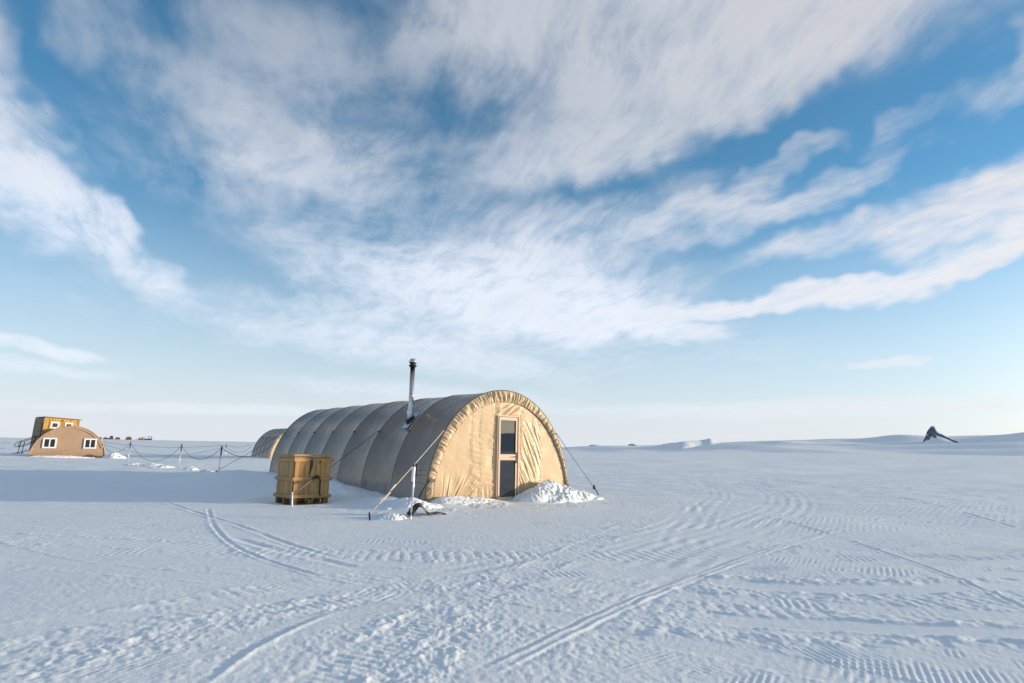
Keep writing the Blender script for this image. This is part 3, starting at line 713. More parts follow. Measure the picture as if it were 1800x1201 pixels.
def big_tent():
    o = tent_world(TW / 2, 0)
    t = thing('arched_tent', 'large grey-brown arched tent with stove pipe and tan gable with glazed door', 'tent', (o.x, o.y, 0), TAZ, rx=.003)
    for i in range(NB):
        obj('roof_panel', bay_panel(i * BAY, (i + 1) * BAY, TW, TH, seed=i), cover_m, t)
    for i in range(1, NB + 1):
        s = arch_tube('seam', piping_m, t, i * BAY, .011, TW, TH, off=.004)
    arch_tube('edge_trim', trim_m, t, -.004, .018, TW, TH, n=70)
    th_t = PI - math.asin(1.656 / TH)
    for i in range(0, NB + 1):
        for sg in (-1, 1):
            x, z = arch(th_t); x = -abs(x) * 1 if sg < 0 else abs(x)
            nx = sg * .85
            tube('tie_loop', black_m, t, [(x - sg * .01, i * BAY - .035, z + .01), (x + nx * .04, i * BAY - .02, z), (x + nx * .045, i * BAY + .02, z - .01), (x - sg * .01, i * BAY + .035, z - .02)], .011, 5)
    g = obj('gable_wall', gable_mesh(TW, TH), tan_m, t)
    for c0, zt in ((-.931, 2.1), (-.679, 2.25), (-.287, 2.12), (.535, 2.12), (.922, 2.1), (1.174, 1.9)):
        n = 60; zs = np.linspace(-.05, zt, n); xs = np.array([c0 - .007, c0 + .007])
        Xs, Zs = np.meshgrid(xs, zs, indexing='ij')
        yy = -.012 - .004 * N[13](Zs / .075 + c0 * 9, Xs / .35)
        obj('seam_tape', grid_mesh('seam_tape', np.stack([Xs, yy, Zs], -1)), tape_m, g)
    obj('valance', valance_mesh(TW, TH), valance_m, t)
    # dark tube along the valance's rolled hem, the seam's shadow put into its colour
    pts = []
    for T in np.linspace(PI - .05, .05, 120):
        wd = np.interp(T, [0, .25, .6, 1.1, PI / 2, 2.1, 2.6, PI - .1, PI], [.07, .10, .15, .22, .285, .265, .22, .17, .14])
        nx, nz = math.cos(T) / (TW / 2), math.sin(T) / TH; L = math.hypot(nx, nz)
        pts.append((TW / 2 * math.cos(T) - nx / L * wd, -.018, TH * math.sin(T) - nz / L * wd))
    tube('hem_roll', trim_m, t, pts, .008, 5)
    bk = obj('back_wall', gable_mesh(TW, TH, False, 40, 30, y=NB * BAY), cover_m, t)
    # door
    D = thing('door', None, None, (0, 0, 0)); D.parent = t
    bm = bmesh.new()
    x0, x1, z0, z1 = -.190, .372, -.02, 2.025; y0, y1 = -.062, -.018
    bx(bm, x0, -.142, y0, y1, z0, z1); bx(bm, .326, x1, y0, y1, z0, z1)
    for a, b in ((z0, .095), (.975, 1.115), (1.945, z1)): bx(bm, -.142, .326, y0, y1, a, b)
    bpy.data.objects.remove(D)
    D = obj('door', bm, doorpaint_m, t)
    for a, b in ((.095, .975), (1.115, 1.945)):
        P = box('glass_pane', glass_m, D, -.142, .326, -.048, -.040, a, b)
        P.rotation_euler = (rad(-.45), 0, 0)
        bm = bmesh.new(); w_ = .010
        bx(bm, -.142, -.142 + w_, -.058, -.0485, a, b); bx(bm, .326 - w_, .326, -.058, -.0485, a, b)
        bx(bm, -.142 + w_, .326 - w_, -.058, -.0485, a, a + w_); bx(bm, -.142 + w_, .326 - w_, -.058, -.0485, b - w_, b)
        obj('glazing_bead', bm, dark_part_m, D)
    bm = bmesh.new()
    tube_bm(bm, [(.350, -.062, 1.055), (.350, -.110, 1.055)], .010); tube_bm(bm, [(.358, -.108, 1.055), (.225, -.108, 1.058)], .009)
    bx(bm, .336, .364, -.070, -.0625, .90, 1.16); obj('handle', bm, dark_part_m, D)
    bm = bmesh.new()
    bx(bm, -.222, -.203, -.050, .03, -.02, 2.062); bx(bm, .416, .452, -.052, .03, -.02, 2.062); bx(bm, -.203, .416, -.050, .03, 2.037, 2.062)
    obj('door_frame', bm, doorpaint_m, t)
    bm = bmesh.new(); bx(bm, -.203, -.190, -.030, .02, -.02, 2.037); bx(bm, .372, .416, -.022, .02, -.02, 2.037); bx(bm, -.190, .372, -.03, .02, 2.025, 2.037)  # dark strips fill the rebate round the leaf, its shade put into the colour
    obj('door_rebate_shade', bm, dark_part_m, t)
    box('threshold', doorpaint_m, t, -.215, .44, -.085, -.02, -.03, .018, .004)
    # stove pipe through the second bay
    sp = thing('p', None, None); bpy.data.objects.remove(sp)
    px, py, pz = -1.47, 2.22, 1.945
    M = Matrix.Translation((px, py, pz))
    pipe = lathe('stove_pipe', steel_m, t, [(.066, -.12), (.066, .30), (.066, .305), (.0645, .31), (.0645, .62), (.068, .625), (.068, .64), (.0645, .645), (.0645, 1.43)], 28)
    pipe.location = (px, py, pz)
    lathe('pipe_sleeve', steel2_m, pipe, [(.088, -.10), (.088, .25), (.084, .262), (.068, .264)], 28)
    lathe('pipe_cap', steel2_m, pipe, [(.112, 1.535), (.098, 1.57), (.072, 1.625), (.066, 1.635), (.01, 1.638)], 28)
    lathe('pipe_cowl', soot_m, pipe, [(.070, 1.40), (.112, 1.445), (.108, 1.452), (.080, 1.47), (.080, 1.515), (.104, 1.533), (.10, 1.5335), (.01, 1.534)], 28)
    # flashing lies on the slope
    th = PI - math.asin(min(1, pz / TH)); tx, tz = -TW / 2 * math.sin(th), TH * math.cos(th)
    slope = math.atan2(-tz, -tx) if tx else 0
    sl_ = math.atan2(TH * abs(math.cos(th)), TW / 2 * math.sin(th))
    R = Matrix.Rotation(-sl_, 4, 'Y')
    fl = box('flashing', principled('flashing_sheet', color=(.50, .55, .62), rough=.45, metal=.3), pipe, -.27, .27, -.17, .17, -.022, -.012, M=R)
    lathe('flashing_boot', soot_m, pipe, [(.165, -.03), (.135, .02), (.100, .06), (.092, .075)], 24, M=R)
    # pegging straps at the near foot
    tube('anchor_strap', black_m, t, [(-2.02, -.06, .52), (-2.13, -.09, .47), (-2.24, -.12, .34), (-2.33, -.13, .16), (-2.36, -.13, .06)], .022, 6)
    box('strap_patch', principled('grey_green_patch', color=(.12, .12, .10), rough=.7), t, -2.06, -1.92, -.085, -.06, .49, .56, .004)
    tube('anchor_strap', black_m, t, [(-2.40, -.10, .10), (-2.2, -.15, .06), (-2.0, -.20, .045), (-1.82, -.22, .05)], .026, 6)
    tube('hem_cord', black_m, t, [(-1.955, -.075, .50), (-1.95, -.078, .25), (-1.945, -.085, .04)], .006, 5)
    box('strap_patch', principled('grey_green_patch'), t, 2.02, 2.10, -.07, -.045, .30, .36, .004)
    tube('anchor_strap', black_m, t, [(2.06, -.06, .33), (2.10, -.08, .2), (2.14, -.10, .02)], .016, 6)
    return t
big_tent()

def ground_pt(x, y, dz=0): return Vector((x, y, gz(x, y) + dz))
def far_tent():
    w, h, b = TW, 2.60, 1.12
    x, y = -19.2, 48.5
    t = thing('arched_tent', 'pale grey arched tent farther off, half hidden behind the large tent', 'tent', (x + AC[0] * w / 2, y + AC[1] * w / 2, gz(x, y) - .12), TAZ)
    for i in range(5): obj('roof_panel', bay_panel(i * b, (i + 1) * b, w, h, 36, 7, .05, 20 + i), principled('pale_cover') if 0 else cover_m, t)
    for i in range(1, 6): arch_tube('seam', piping_m, t, i * b, .02, w, h, 30, .004)
    obj('gable_wall', gable_mesh(w, h, False, 50, 40), tan_m, t)
    obj('valance', valance_mesh(w, h, 300, 6), valance_m, t)
    obj('back_wall', gable_mesh(w, h, False, 30, 24, y=5 * b), cover_m, t)
    for i in range(5):
        x_, z_ = arch(PI - .75, w, h)
        bm = bmesh.new(); bmesh.ops.create_icosphere(bm, subdivisions=1, radius=.07, matrix=Matrix.Translation((x_ - .02, i * b + .05, z_))); obj('vent', bm, dark_part_m, t)
far_tent()

# ------------------------------------------------------------------ guy lines
def guy(label, top, stake, mat, r=.008, tens=None, stake_h=.13, lean=(0, 0), stake_mat=None, extra=None):
    g = thing('guy_line', label, 'guy line', stake, 0, 'guy lines of the large tent')
    T = Vector(top) - Vector(stake)
    st = Vector((lean[0], lean[1], stake_h))
    tube('rope', mat, g, sag(st * .8, T, .02, 14), r, 6)
    tube('stake', stake_mat or black_m, g, [st * 1.0, -st * .6], .016, 6)
    if tens:
        a = (st * .8).lerp(T, tens); b = (st * .8).lerp(T, tens + .07)
        tube('tensioner', mat, g, [a, b], r * 2.1, 6)
        tube('rope', mat, g, [(st * .8), a + Vector((.02, .01, -.02))], r * .9, 6)
    return g
th_t = PI - math.asin(1.656 / TH)
tx_, tz_ = arch(th_t); tc = tx_ + TW / 2
s1 = ground_pt(-2.43, 10.84)
g = guy('pale rope from the front arch to the stake left of the mast', tent_world(tc - .04, -.02, 1.656), s1, rope_light_m, .009, .22, .13, (-.02, 0))
tube('hook', black_m, g, [(-.02, 0, .10), (.01, -.02, .07), (.0, -.01, .03)], .008, 5)
s2 = ground_pt(2.56, 17.63)
g = guy('thin dark rope from the gable\'s right edge to a stake on open snow', tent_world(TW - tc + .04, -.02, 1.656), s2, rope_dark_m, .008, None, .20, (-.10, .02))
lathe('tensioner', black_m, g, [(.02, .16), (.045, .20), (.03, .26), (.015, .29)], 8, Matrix.Translation((-.13, -.02, 0)))
s3 = ground_pt(-9.01, 18.8)
guy('thin grey rope from the rear arch to a peg in the snow', tent_world(tc - .04, NB * BAY, 1.656), s3, rope_dark_m, .007, None, .06)
s4 = ground_pt(-4.50, 12.80)
g = guy('dark rope passing in front of the wooden crate to a white stake', tent_world(tc - .04, 2 * BAY, 1.66), s4, rope_dark_m, .0085, None, .29, (-.015, 0), white_m)
top4 = tent_world(tc - .04, 2 * BAY, 1.66) - s4
k4 = Vector((-.012, 0, .235)).lerp(top4, .22)
bm = bmesh.new(); tube_bm(bm, [k4 + Vector((-.06, -.02, -.03)), k4 + Vector((0, -.02, .0)), k4 + Vector((.06, -.0, .03))], [.02, .036, .02], 7); obj('knot', bm, black_m, g, True)
tube('rope', rope_dark_m, g, [Vector((-.012, -.01, .235)), k4], .013, 6)
tube('strap', black_m, g, [k4, k4 + Vector((.06, .03, -.01)), k4 + Vector((.085, .05, -.06)), k4 + Vector((.09, .05, -.20)), k4 + Vector((.09, .05, -.36)), k4 + Vector((.12, .05, -.42))], .016, 6)

# ------------------------------------------------------------------ wooden crate
def crate():
    wa, wb, H = .80, .86, 1.02
    z0 = -.035
    t = thing('wooden_crate', 'pine storage crate with hinged lid standing on a pallet beside the large tent', 'crate', (CR_POS[0], CR_POS[1], z0), CR_AZ, rx=rad(-1.2), ry=rad(1.0)); t.scale = (1.06, 1.06, 1.09)
    rnd = random.Random(4)
    zt = {'lower': (.165, .505), 'upper': (.515, .905)}
    pm = {}
    # every face: boards, then battens.  local x along the right face, local y along the left face
    faces = [('x', 0, wa, 7), ('x', wb, wa, 7), ('y', 0, wb, 8), ('y', wa, wb, 8)]
    for axis, off, L, n in faces:
        for tier, (a, b) in zt.items():
            x = .012; bw = (L - .024) / n
            key = (axis, n, tier)
            for i in range(n):
                if key not in pm:
                    bm = bmesh.new()
                    if axis == 'x': bx(bm, .0028, bw - .0028, -.008, .008, a, b)
                    else: bx(bm, -.008, .008, .0028, bw - .0028, a, b)
                    bmesh.ops.bevel(bm, geom=bm.edges[:], offset=.003, segments=1, affect='EDGES'); bmesh.ops.recalc_face_normals(bm, faces=bm.faces[:])
                    me = bpy.data.meshes.new('plank'); bm.to_mesh(me); bm.free(); me.materials.append(wood_m); pm[key] = me
                o = obj('plank', pm[key], None, t)
                j = rnd.uniform(-.002, .002)
                o.location = (x + i * bw, off + j, 0) if axis == 'x' else (off + j, x + i * bw, 0)
    # battens round the box at top, middle and bottom, standing proud
    for za, zb, pr in ((.855, .925, .028), (.475, .545, .034), (.135, .205, .036)):
        box('batten', woodh_m, t, -.012, wa + .020, -pr, -.010, za, zb, .003)
        box('batten', woodh_m, t, -.012, wa + .020, wb + .010, wb + pr, za, zb, .003)
        for xx, s in ((-.010, -1), (wa + .010, 1)):
            x0, x1 = (xx - pr + .010, xx) if s < 0 else (xx, xx + pr - .010)
            bm = bmesh.new(); bx(bm, x0, x1, -pr - .02, wb + pr + .02, za + .003, zb - .003); bmesh.ops.bevel(bm, geom=bm.edges[:], offset=.003, segments=1, affect='EDGES')
            obj('batten', bm, wood_m, t)
    box('dark_core', dark_part_m, t, .012, wa - .012, .012, wb - .012, .17, .92)  # added dark box, stands in for the shade behind the plank gaps
    # inner posts
    for x in (.03, wa - .03):
        for y in (.03, wb - .03): box('corner_post', wood_m, t, x - .018, x + .018, y - .018, y + .018, .16, .93)
    # pallet
    for y in (.0, wb / 2 - .045, wb - .09):
        p = box('pallet_runner', pallet_m, t, 0, wa, y, y + .09, -.03, .02, .004)
    for y in (.0, wb / 2 - .05, wb - .10):
        for x in (0, wa / 2 - .06, wa - .12): box('pallet_block', pallet_m, t, x, x + .12, y + .005, y + .095, .021, .108, .004)
    for i in range(6): box('pallet_board', pallet_m, t, i * .14, i * .14 + .10, -.01, wb + .01, .109, .132, .003)
    # lid, standing slightly open along the right face
    lid = box('lid', woodh_m, t, -.02, wa + .03, -.03, wb + .02, .962, .978, .003)
    lid.rotation_euler = (rad(.6), rad(-.8), 0); lid.location = (0, 0, .0)
    for i in range(6):
        w_ = (wb + .06) / 6
        box('lid_board', woodh_m, lid, -.03, wa + .04, -.04 + i * w_ + .002, -.04 + (i + 1) * w_ - .002, .980, .998, .003)
    box('lid_frame', woodh_m, t, -.005, wa + .005, .0, .022, .926, .945, .002); box('lid_frame', woodh_m, t, -.005, wa + .005, wb - .022, wb, .926, .958, .002)
    box('lid_frame', wood_m, t, -.005, .020, .022, wb - .022, .926, .955, .002); box('lid_frame', wood_m, t, wa - .02, wa + .005, .022, wb - .022, .926, .955, .002)
    # latch: webbing strap, plate and swinging wooden tongue, yellow knob
    box('latch_strap', darkred_m, t, .335, .385, -.038, -.030, .640, .900)
    box('latch_plate', grey_steel_m, t, .340, .382, -.046, -.0385, .865, .905)
    tg = box('latch_tongue', woodh_m, t, -.03, .03, -.012, .012, 0, .20, .003); tg.location = (.36, -.030, .565); tg.rotation_euler = (0, rad(14), 0)
    k = lathe('knob', yellow_m, t, [(.022, 0), (.026, .012), (.018, .022), (.004, .026)], 14, Matrix.Rotation(PI / 2, 4, 'X')); k.location = (.585, -.029, .882)
    tube('cord_loop', black_m, t, [(.53, -.03, .87), (.54, -.04, .85), (.56, -.04, .855)], .007, 5)
crate()

# ------------------------------------------------------------------ antenna mast
def antenna():
    b = ground_pt(-1.77, 11.19)
    t = thing('antenna_mast', 'short silver antenna mast with three thin side elements by the tent corner', 'antenna', b, 0)
    tube('pole', pole_m, t, [(0, 0, .12), (.035, 0, 1.0)], .017, 10)
    tube('spike', pole_m, t, [(0, 0, -.15), (0, 0, .13)], .007, 6)
    tube('housing', white_m, t, [(.005, -.03, .66), (.008, -.03, .68), (.016, -.03, .90), (.017, -.03, .93)], [.028, .032, .032, .024], 12)
    tube('housing_cap', dark_part_m, t, [(.017, -.03, .931), (.018, -.03, .955)], [.033, .028], 12)
    tube('bracket', black_m, t, [(.056, 0, .74), (.064, 0, .98)], .016, 6)
    for z, l in ((.865, .20), (.775, .18), (.635, .20)): tube('element', grey_steel_m, t, [(.03, 0, z), (.05 + l, .0, z - .004)], .0055, 5)
    tube('element', grey_steel_m, t, [(0, 0, .11), (.12, 0, .105)], .005, 5)
antenna()
def scraps():
    b = ground_pt(-1.66, 11.75)
    t = thing('fabric_scrap', 'crumpled brown fabric scrap on the snow at the tent corner', 'scrap', b, .3)
    n = 26; u = np.linspace(-1, 1, n); U, V = np.meshgrid(u, u)
    wv = np.where(U > 0, .10 * (1 - U) ** 1.2 + .02, .12)
    x = U * .36 + .12; y = V * wv
    z = .03 + .20 * np.exp(-((U + .55) / .35) ** 2) * (1 - .3 * V ** 2) + .05 * N[3](U * 3, V * 2) * (1 - .5 * (U + 1) / 2) - .02 * (U > .8)
    obj('cloth', grid_mesh('cloth', np.stack([x, y, z], -1)), scrap_m, t)
    bm = bmesh.new()
    for i in range(5):
        rr = random.Random(i); tube_bm(bm, [(-.22 + rr.uniform(-.06, .06), rr.uniform(-.08, .05), .02), (-.16 + rr.uniform(-.08, .08), -.05, .14 + rr.uniform(-.04, .05)), (-.06 + rr.uniform(-.05, .05), -.06, .2)], .03, 6)
    obj('strap_bundle', bm, black_m, t, True)
    c = ground_pt(-1.78, 11.6)
    t2 = thing('black_cable', 'thin black cable end lying on the snow beside the mast', 'cable', c, 0)
    tube('cable', black_m, t2, [(.02, .1, .08), (-.02, -.05, .05), (-.04, -.25, .02), (-.12, -.42, .012), (-.22, -.5, .012)], .010, 6)
scraps()

# ------------------------------------------------------------------ snow piles
def pile(label, x, y, rx, ry, h, rz, seed, rough=.5, n=90, peak=(0, 0), grp=None):
    z0 = gz(x, y)
    u = np.linspace(-1, 1, n); U, V = np.meshgrid(u, u)
    px, py = U * rx, V * ry
    ca, sa = math.cos(rz), math.sin(rz)
    wx, wy = x + px * ca - py * sa, y + px * sa + py * ca
    e = np.sqrt(U ** 2 + V ** 2) + .28 * N[seed % 20](U * 2.2 + seed, V * 2.2)
    pk = np.sqrt((U - peak[0]) ** 2 + (V - peak[1]) ** 2)
    z = h * np.exp(-(pk / .42) ** 1.6) * .75 + h * .38 * (1 - sstep(.35, 1, e))
    s = .5 * (rx + ry) * .5
    l1 = np.abs(N[(seed + 1) % 20](wx / (s * .35), wy / (s * .35))); l2 = np.abs(N[(seed + 2) % 20](wx / (s * .16), wy / (s * .16))); l3 = N[(seed + 3) % 20](wx / .05, wy / .05)
    z = z + rough * h * ((.30 - l1) * .8 + np.maximum(0, .22 - l2) * 1.0) * (1 - sstep(.5, 1.0, e)) + .004 * l3
    g = ground_base(wx, wy)
    zz = g + z - .10 * sstep(.62, 1.0, e) - .05 * sstep(.8, 1, np.maximum(abs(U), abs(V)))
    o = obj('snow_pile', grid_mesh('snow_pile', np.stack([wx - x, wy - y, zz - z0], -1)), snow_m)
    o.location = (x, y, z0)
    tag(o, label, 'snow pile', grp or 'heaps of loose snow')
def tl(c, s): p = TO + AC * c + AX * s; return p[0], p[1]
x, y = tl(3.45, -.38); pile('tall chunky snow pile heaped against the gable right of the door', x, y, 1.40, .66, .34, TAZ, 1, .30, 150, (-.05, .18))
x, y = tl(4.45, -.35); pile('low snow pile by the right foot of the gable', x, y, .75, .5, .11, TAZ, 5, .4, 80)
x, y = tl(.85, -.30); pile('low crumbly snow heap under the left half of the gable', x, y, 1.15, .45, .08, TAZ, 7, .4, 120, (-.3, .2))
x, y = tl(-.55, -.55); pile('rounded snow mound between the pale guy stake and tent corner', x, y, .85, .6, .12, TAZ, 3, .35, 110)
pile('small broken snow lumps beside the pale guy stake', -2.15, 11.15, .42, .32, .085, .2, 12, .7, 70)
for i, (x, y, rx, ry, h) in enumerate(((-18.6, 30.3, .65, .4, .16), (-17.5, 29.9, .8, .45, .20), (-16.6, 29.2, .7, .4, .13), (-14.6, 28.0, .4, .3, .20), (-12.9, 26.0, .35, .25, .17))):
    pile(['broken snow heap below the rope, leftmost of the five', 'longest broken snow heap below the sagging rope', 'flat snow heap beside the second rope post', 'lone snow lump between two rope posts', 'small snow lump nearest the third rope post'][i], x, y, rx, ry, h * .62, .5, 13 + i, .8, 80, grp='snow heaps along the rope line')
pile('snow heap at the right foot of the brown arched hut', -28.7, 44.2, .9, .6, .36, .6, 9, .5, 70)
pile('low snow bank along the front of the brown arched hut', -31.2, 42.6, 2.4, .5, .13, TAZ, 4, .5, 90)

# ------------------------------------------------------------------ rope line on posts
POSTS = [(-12 * .87, 25.21 * .87, 1.08, .10, 'rope post nearest the large tent'), (-18.36 * .87, 33.89 * .87, 1.12, .10, 'middle rope post with black top, beyond the snow heaps'), (-23.87 * .87, 38.13 * .87, 1.15, .08, 'rope post nearest the brown arched hut')]
tops = []
for x, y, h, ln, lab in POSTS:
    b = ground_pt(x, y); t = thing('rope_post', lab, 'post', b, 0, 'posts of the rope line')
    top = Vector((ln * .35, 0, h))
    tube('shaft', pole_m, t, [(0, 0, -.1), top * .70], .014, 6); tube('sleeve', black_m, t, [top * .69, top], .024, 6)
    tops.append(b + top * .93)
fx, fy = -22.2, 47.5
b = ground_pt(fx, fy); t = thing('rope_post', 'small far rope post behind the middle one', 'post', b, 0, 'posts of the rope line')
tube('shaft', pole_m, t, [(0, 0, -.1), (0, 0, .8)], .014, 6); tube('sleeve', black_m, t, [(0, 0, .8), (0, 0, 1.12)], .025, 6)
ftop = b + Vector((0, 0, 1.06))
def rope(label, a, b, drop, r):
    a = Vector(a); o = tube('rope', rope_dark_m, None, [p - a for p in sag(a, b, drop, 24)], r, 5); o.location = a
    tag(o, label, 'rope', 'ropes of the rope line')
hr = Vector((-31.4 + .809 * 2.0, 43.3 + .588 * 2.0, .95))
rope('rope from the large tent\'s rear edge to the nearest post', tops[0], tent_world(.10, NB * BAY + .02, 1.25), .42, .010)
rope('sagging rope between the nearest and the middle post', tops[0], tops[1], .52, .010)
rope('deepest sagging rope, between the middle post and the post by the hut', tops[1], tops[2], .85, .010)
rope('sagging rope from the hut to the nearest post beside it', tops[2], hr, .55, .011)
rope('slack far rope from the hut to the small far post', hr + Vector((0, 0, .15)), ftop, .28, .011)
rope('lower slack far rope from the hut to the small far post', hr, ftop - Vector((0, 0, .1)), .75, .010)
t2p = (-19.6, 50.0, 1.25)
rope('far rope from the small far post to the pale tent', ftop, (-23.6, 55.2, 1.1), .22, .011)
rope('lower far rope from the small far post to the pale tent', ftop - Vector((0, 0, .1)), (-23.4, 55.0, 1.0), .6, .010)
rope('thin rope running out of the picture left of the cabin stairs', (-36.2, 44.0, .95), (-60, 55, .9), .25, .010)
rope('lower thin rope running out of the picture left of the cabin stairs', (-36.4, 43.8, .55), (-48, 38, .35), .1, .010)

# ------------------------------------------------------------------ brown arched hut
def brown_hut():
    w, h = 4.36, 2.24
    c = (-31.4, 43.3); z0 = gz(*c)
    t = thing('arched_hut', 'brown fabric arched hut with two white windows in its gable', 'hut', (c[0], c[1], z0 - .03), TAZ)
    for i in range(3): obj('roof_panel', bay_panel(i * 1.7, (i + 1) * 1.7, w, h, 36, 7, .03, 40 + i), brown_m, t)
    g = obj('gable_wall', gable_mesh(w, h, False, 70, 50), brown_m, t)
    obj('back_wall', gable_mesh(w, h, False, 30, 24, y=5.1), brown_m, t)
    arch_tube('edge_trim', brown_m, t, -.01, .045, w, h, 50)
    # valance strip over the top
    th = np.linspace(PI - .35, .35, 120); v = np.linspace(0, 1, 4); T, V = np.meshgrid(th, v, indexing='ij')
    nx, nz = np.cos(T) / (w / 2), np.sin(T) / h; L = np.hypot(nx, nz); wd = .16
    P = np.stack([w / 2 * np.cos(T) - nx / L * wd * V, -.03 - .018 * N[1](T * 20, V) - .01 * V, h * np.sin(T) - nz / L * wd * V], -1)
    obj('valance', grid_mesh('valance', P), brown_m, t)
    for x0, x1 in ((-1.53, -.75), (.82, 1.58)):
        z0_, z1_ = .68, 1.40; y = -.07
        bm = bmesh.new(); f = .095
        bx(bm, x0, x0 + f, y, .02, z0_, z1_); bx(bm, x1 - f, x1, y, .02, z0_, z1_); bx(bm, x0 + f, x1 - f, y, .02, z0_, z0_ + f); bx(bm, x0 + f, x1 - f, y, .02, z1_ - f, z1_)
        W_ = obj('window', bm, white_m, t)
        xm = (x0 + x1) / 2
        box('mullion', white_m, W_, xm - .035, xm + .035, y + .006, .02, z0_ + f, z1_ - f)
        box('pane', window_m, W_, x0 + f, xm - .035, y + .03, y + .045, z0_ + f, z1_ - f); box('pane', window_m, W_, xm + .035, x1 - f, y + .03, y + .045, z0_ + f, z1_ - f)
    for x in (-2.12, 2.08):
        tube('anchor_strap', black_m, t, [(x + .12, -.06, .18), (x - .02, -.12, .10), (x - .08, -.15, .0)], .035, 6)
brown_hut()

def cabin():
    # timber cabin on skids behind the hut, leaning a little
    c = (-34.5, 47.5); z0 = gz(*c)
    t = thing('timber_cabin', 'yellow timber cabin with two small white windows behind the brown hut', 'cabin', (c[0], c[1], z0), TAZ + rad(15), ry=rad(2.0))
    x0, x1, y1, zb, zt = -1.86, .42, 2.6, .35, 2.84
    rnd = random.Random(2)
    def boards(name, mat, ax, fixed, a, b, zt_f, n, out):
        bm = bmesh.new(); w_ = (b - a) / n
        for i in range(n):
            j = rnd.uniform(0, .012); p, q = a + i * w_ + .004, a + (i + 1) * w_ - .004
            f0, f1 = (fixed - j, fixed + .04) if out < 0 else (fixed - .04, fixed + j)
            zt_ = zt_f((p + q) / 2)
            if ax == 'x': bx(bm, p, q, f0, f1, zb, zt_)
            else: bx(bm, f0, f1, p, q, zb, zt_)
        return obj(name, bm, mat, t)
    boards('wall', cabin_m, 'x', 0, x0, x1, lambda x: zt - .06 * (x - x0) / (x1 - x0), 17, -1)
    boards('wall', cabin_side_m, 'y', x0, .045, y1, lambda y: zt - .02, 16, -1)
    boards('wall', cabin_m, 'y', x1, .045, y1, lambda y: zt - .08, 16, 1)
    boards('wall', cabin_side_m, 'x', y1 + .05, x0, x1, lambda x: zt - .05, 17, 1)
    for xx in (x0 + .0, x0 + .36, x0 + 1.22, x1 - .05):
        box('trim_board', wood('trim_wood', (.52, .31, .10), (.42, .24, .07), (.16, .08, .026)), t, xx - .035, xx + .035, -.035, -.016, zb, zt - .07)
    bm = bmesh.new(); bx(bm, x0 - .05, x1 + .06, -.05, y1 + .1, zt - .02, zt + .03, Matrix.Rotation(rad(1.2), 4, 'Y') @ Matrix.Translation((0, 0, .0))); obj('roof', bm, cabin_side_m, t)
    for a, b in ((-1.44, -.90), (-.55, -.01)):
        bm = bmesh.new(); f = .10; lo, hi, y = 2.04, 2.54, -.06
        bx(bm, a, a + f, y, -.016, lo, hi); bx(bm, b - f, b, y, -.016, lo, hi); bx(bm, a + f, b - f, y, -.016, lo, lo + f); bx(bm, a + f, b - f, y, -.016, hi - f, hi)
        W_ = obj('window', bm, white_m, t); box('pane', window_m, W_, a + f, b - f, y + .015, -.0165, lo + f, hi - f)
    box('lamp', dark_part_m, t, -.78, -.68, -.09, -.036, 2.62, 2.70, .01)
    box('door', cabin_side_m, t, x0 - .07, x0 - .013, .25, 1.1, .45, 2.4, .01)
    for y in (.3, 2.2): box('skid', cabin_side_m, t, x0, x1, y, y + .25, -.05, .348, .02)
    # stairs descend to the left from the door, with a pipe rail on the near side
    for i in range(5):
        x = x0 - .25 - i * .24; box('stair_tread', cabin_side_m, t, x - .14, x + .12, .15, 1.15, .40 - i * .09, .44 - i * .09, .005)
    for y in (.13, 1.17):
        tube('handrail', grey_steel_m, t, [(x0 - .1, y, 1.42), (x0 - 1.18, y, .86), (x0 - 1.29, y, .70), (x0 - 1.24, y, .54), (x0 - 1.05, y, .58), (x0 - .1, y, 1.05)], .025, 6)
        tube('rail_post', grey_steel_m, t, [(x0 - .93, y, 1.0), (x0 - .98, y, .02)], .025, 6); tube('rail_post', grey_steel_m, t, [(x0 - .1, y, 1.44), (x0 - .1, y, .4)], .025, 6)
    return t
cabin()

# ------------------------------------------------------------------ vehicles on the skyline
def on_sky(az_, r=600):
    x, y = math.sin(rad(az_)) * r, math.cos(rad(az_)) * r
    return (x, y, gz(x, y) - r * r / (2 * 6.37e6) - .05)
def tracks(t, L, w, h):
    for y in (-w / 2, w / 2):
        bm = bmesh.new(); n = 10; prof = []
        for k in range(n + 1): a = -PI / 2 + PI * k / n; prof.append((L / 2 - h / 2 + h / 2 * math.cos(a), h / 2 + h / 2 * math.sin(a)))
        for k in range(n + 1): a = PI / 2 + PI * k / n; prof.append((-L / 2 + h / 2 + h / 2 * math.cos(a), h / 2 + h / 2 * math.sin(a)))
        va = [bm.verts.new((x, y - .3, z)) for x, z in prof]; vb = [bm.verts.new((x, y + .3, z)) for x, z in prof]
        bm.faces.new(va); bm.faces.new(vb[::-1])
        for k in range(len(prof)): bm.faces.new((va[k], vb[k], vb[(k + 1) % len(prof)], va[(k + 1) % len(prof)]))
        bmesh.ops.recalc_face_normals(bm, faces=bm.faces[:]); obj('track', bm, rubber_m, t)
def wedge(name, mat, t, prof, y0, y1):
    bm = bmesh.new(); a = [bm.verts.new((x, y0, z)) for x, z in prof]; b = [bm.verts.new((x, y1, z)) for x, z in prof]
    bm.faces.new(a); bm.faces.new(b[::-1])
    for k in range(len(prof)): bm.faces.new((a[k], b[k], b[(k + 1) % len(prof)], a[(k + 1) % len(prof)]))
    bmesh.ops.recalc_face_normals(bm, faces=bm.faces[:]); return obj(name, bm, mat, t)
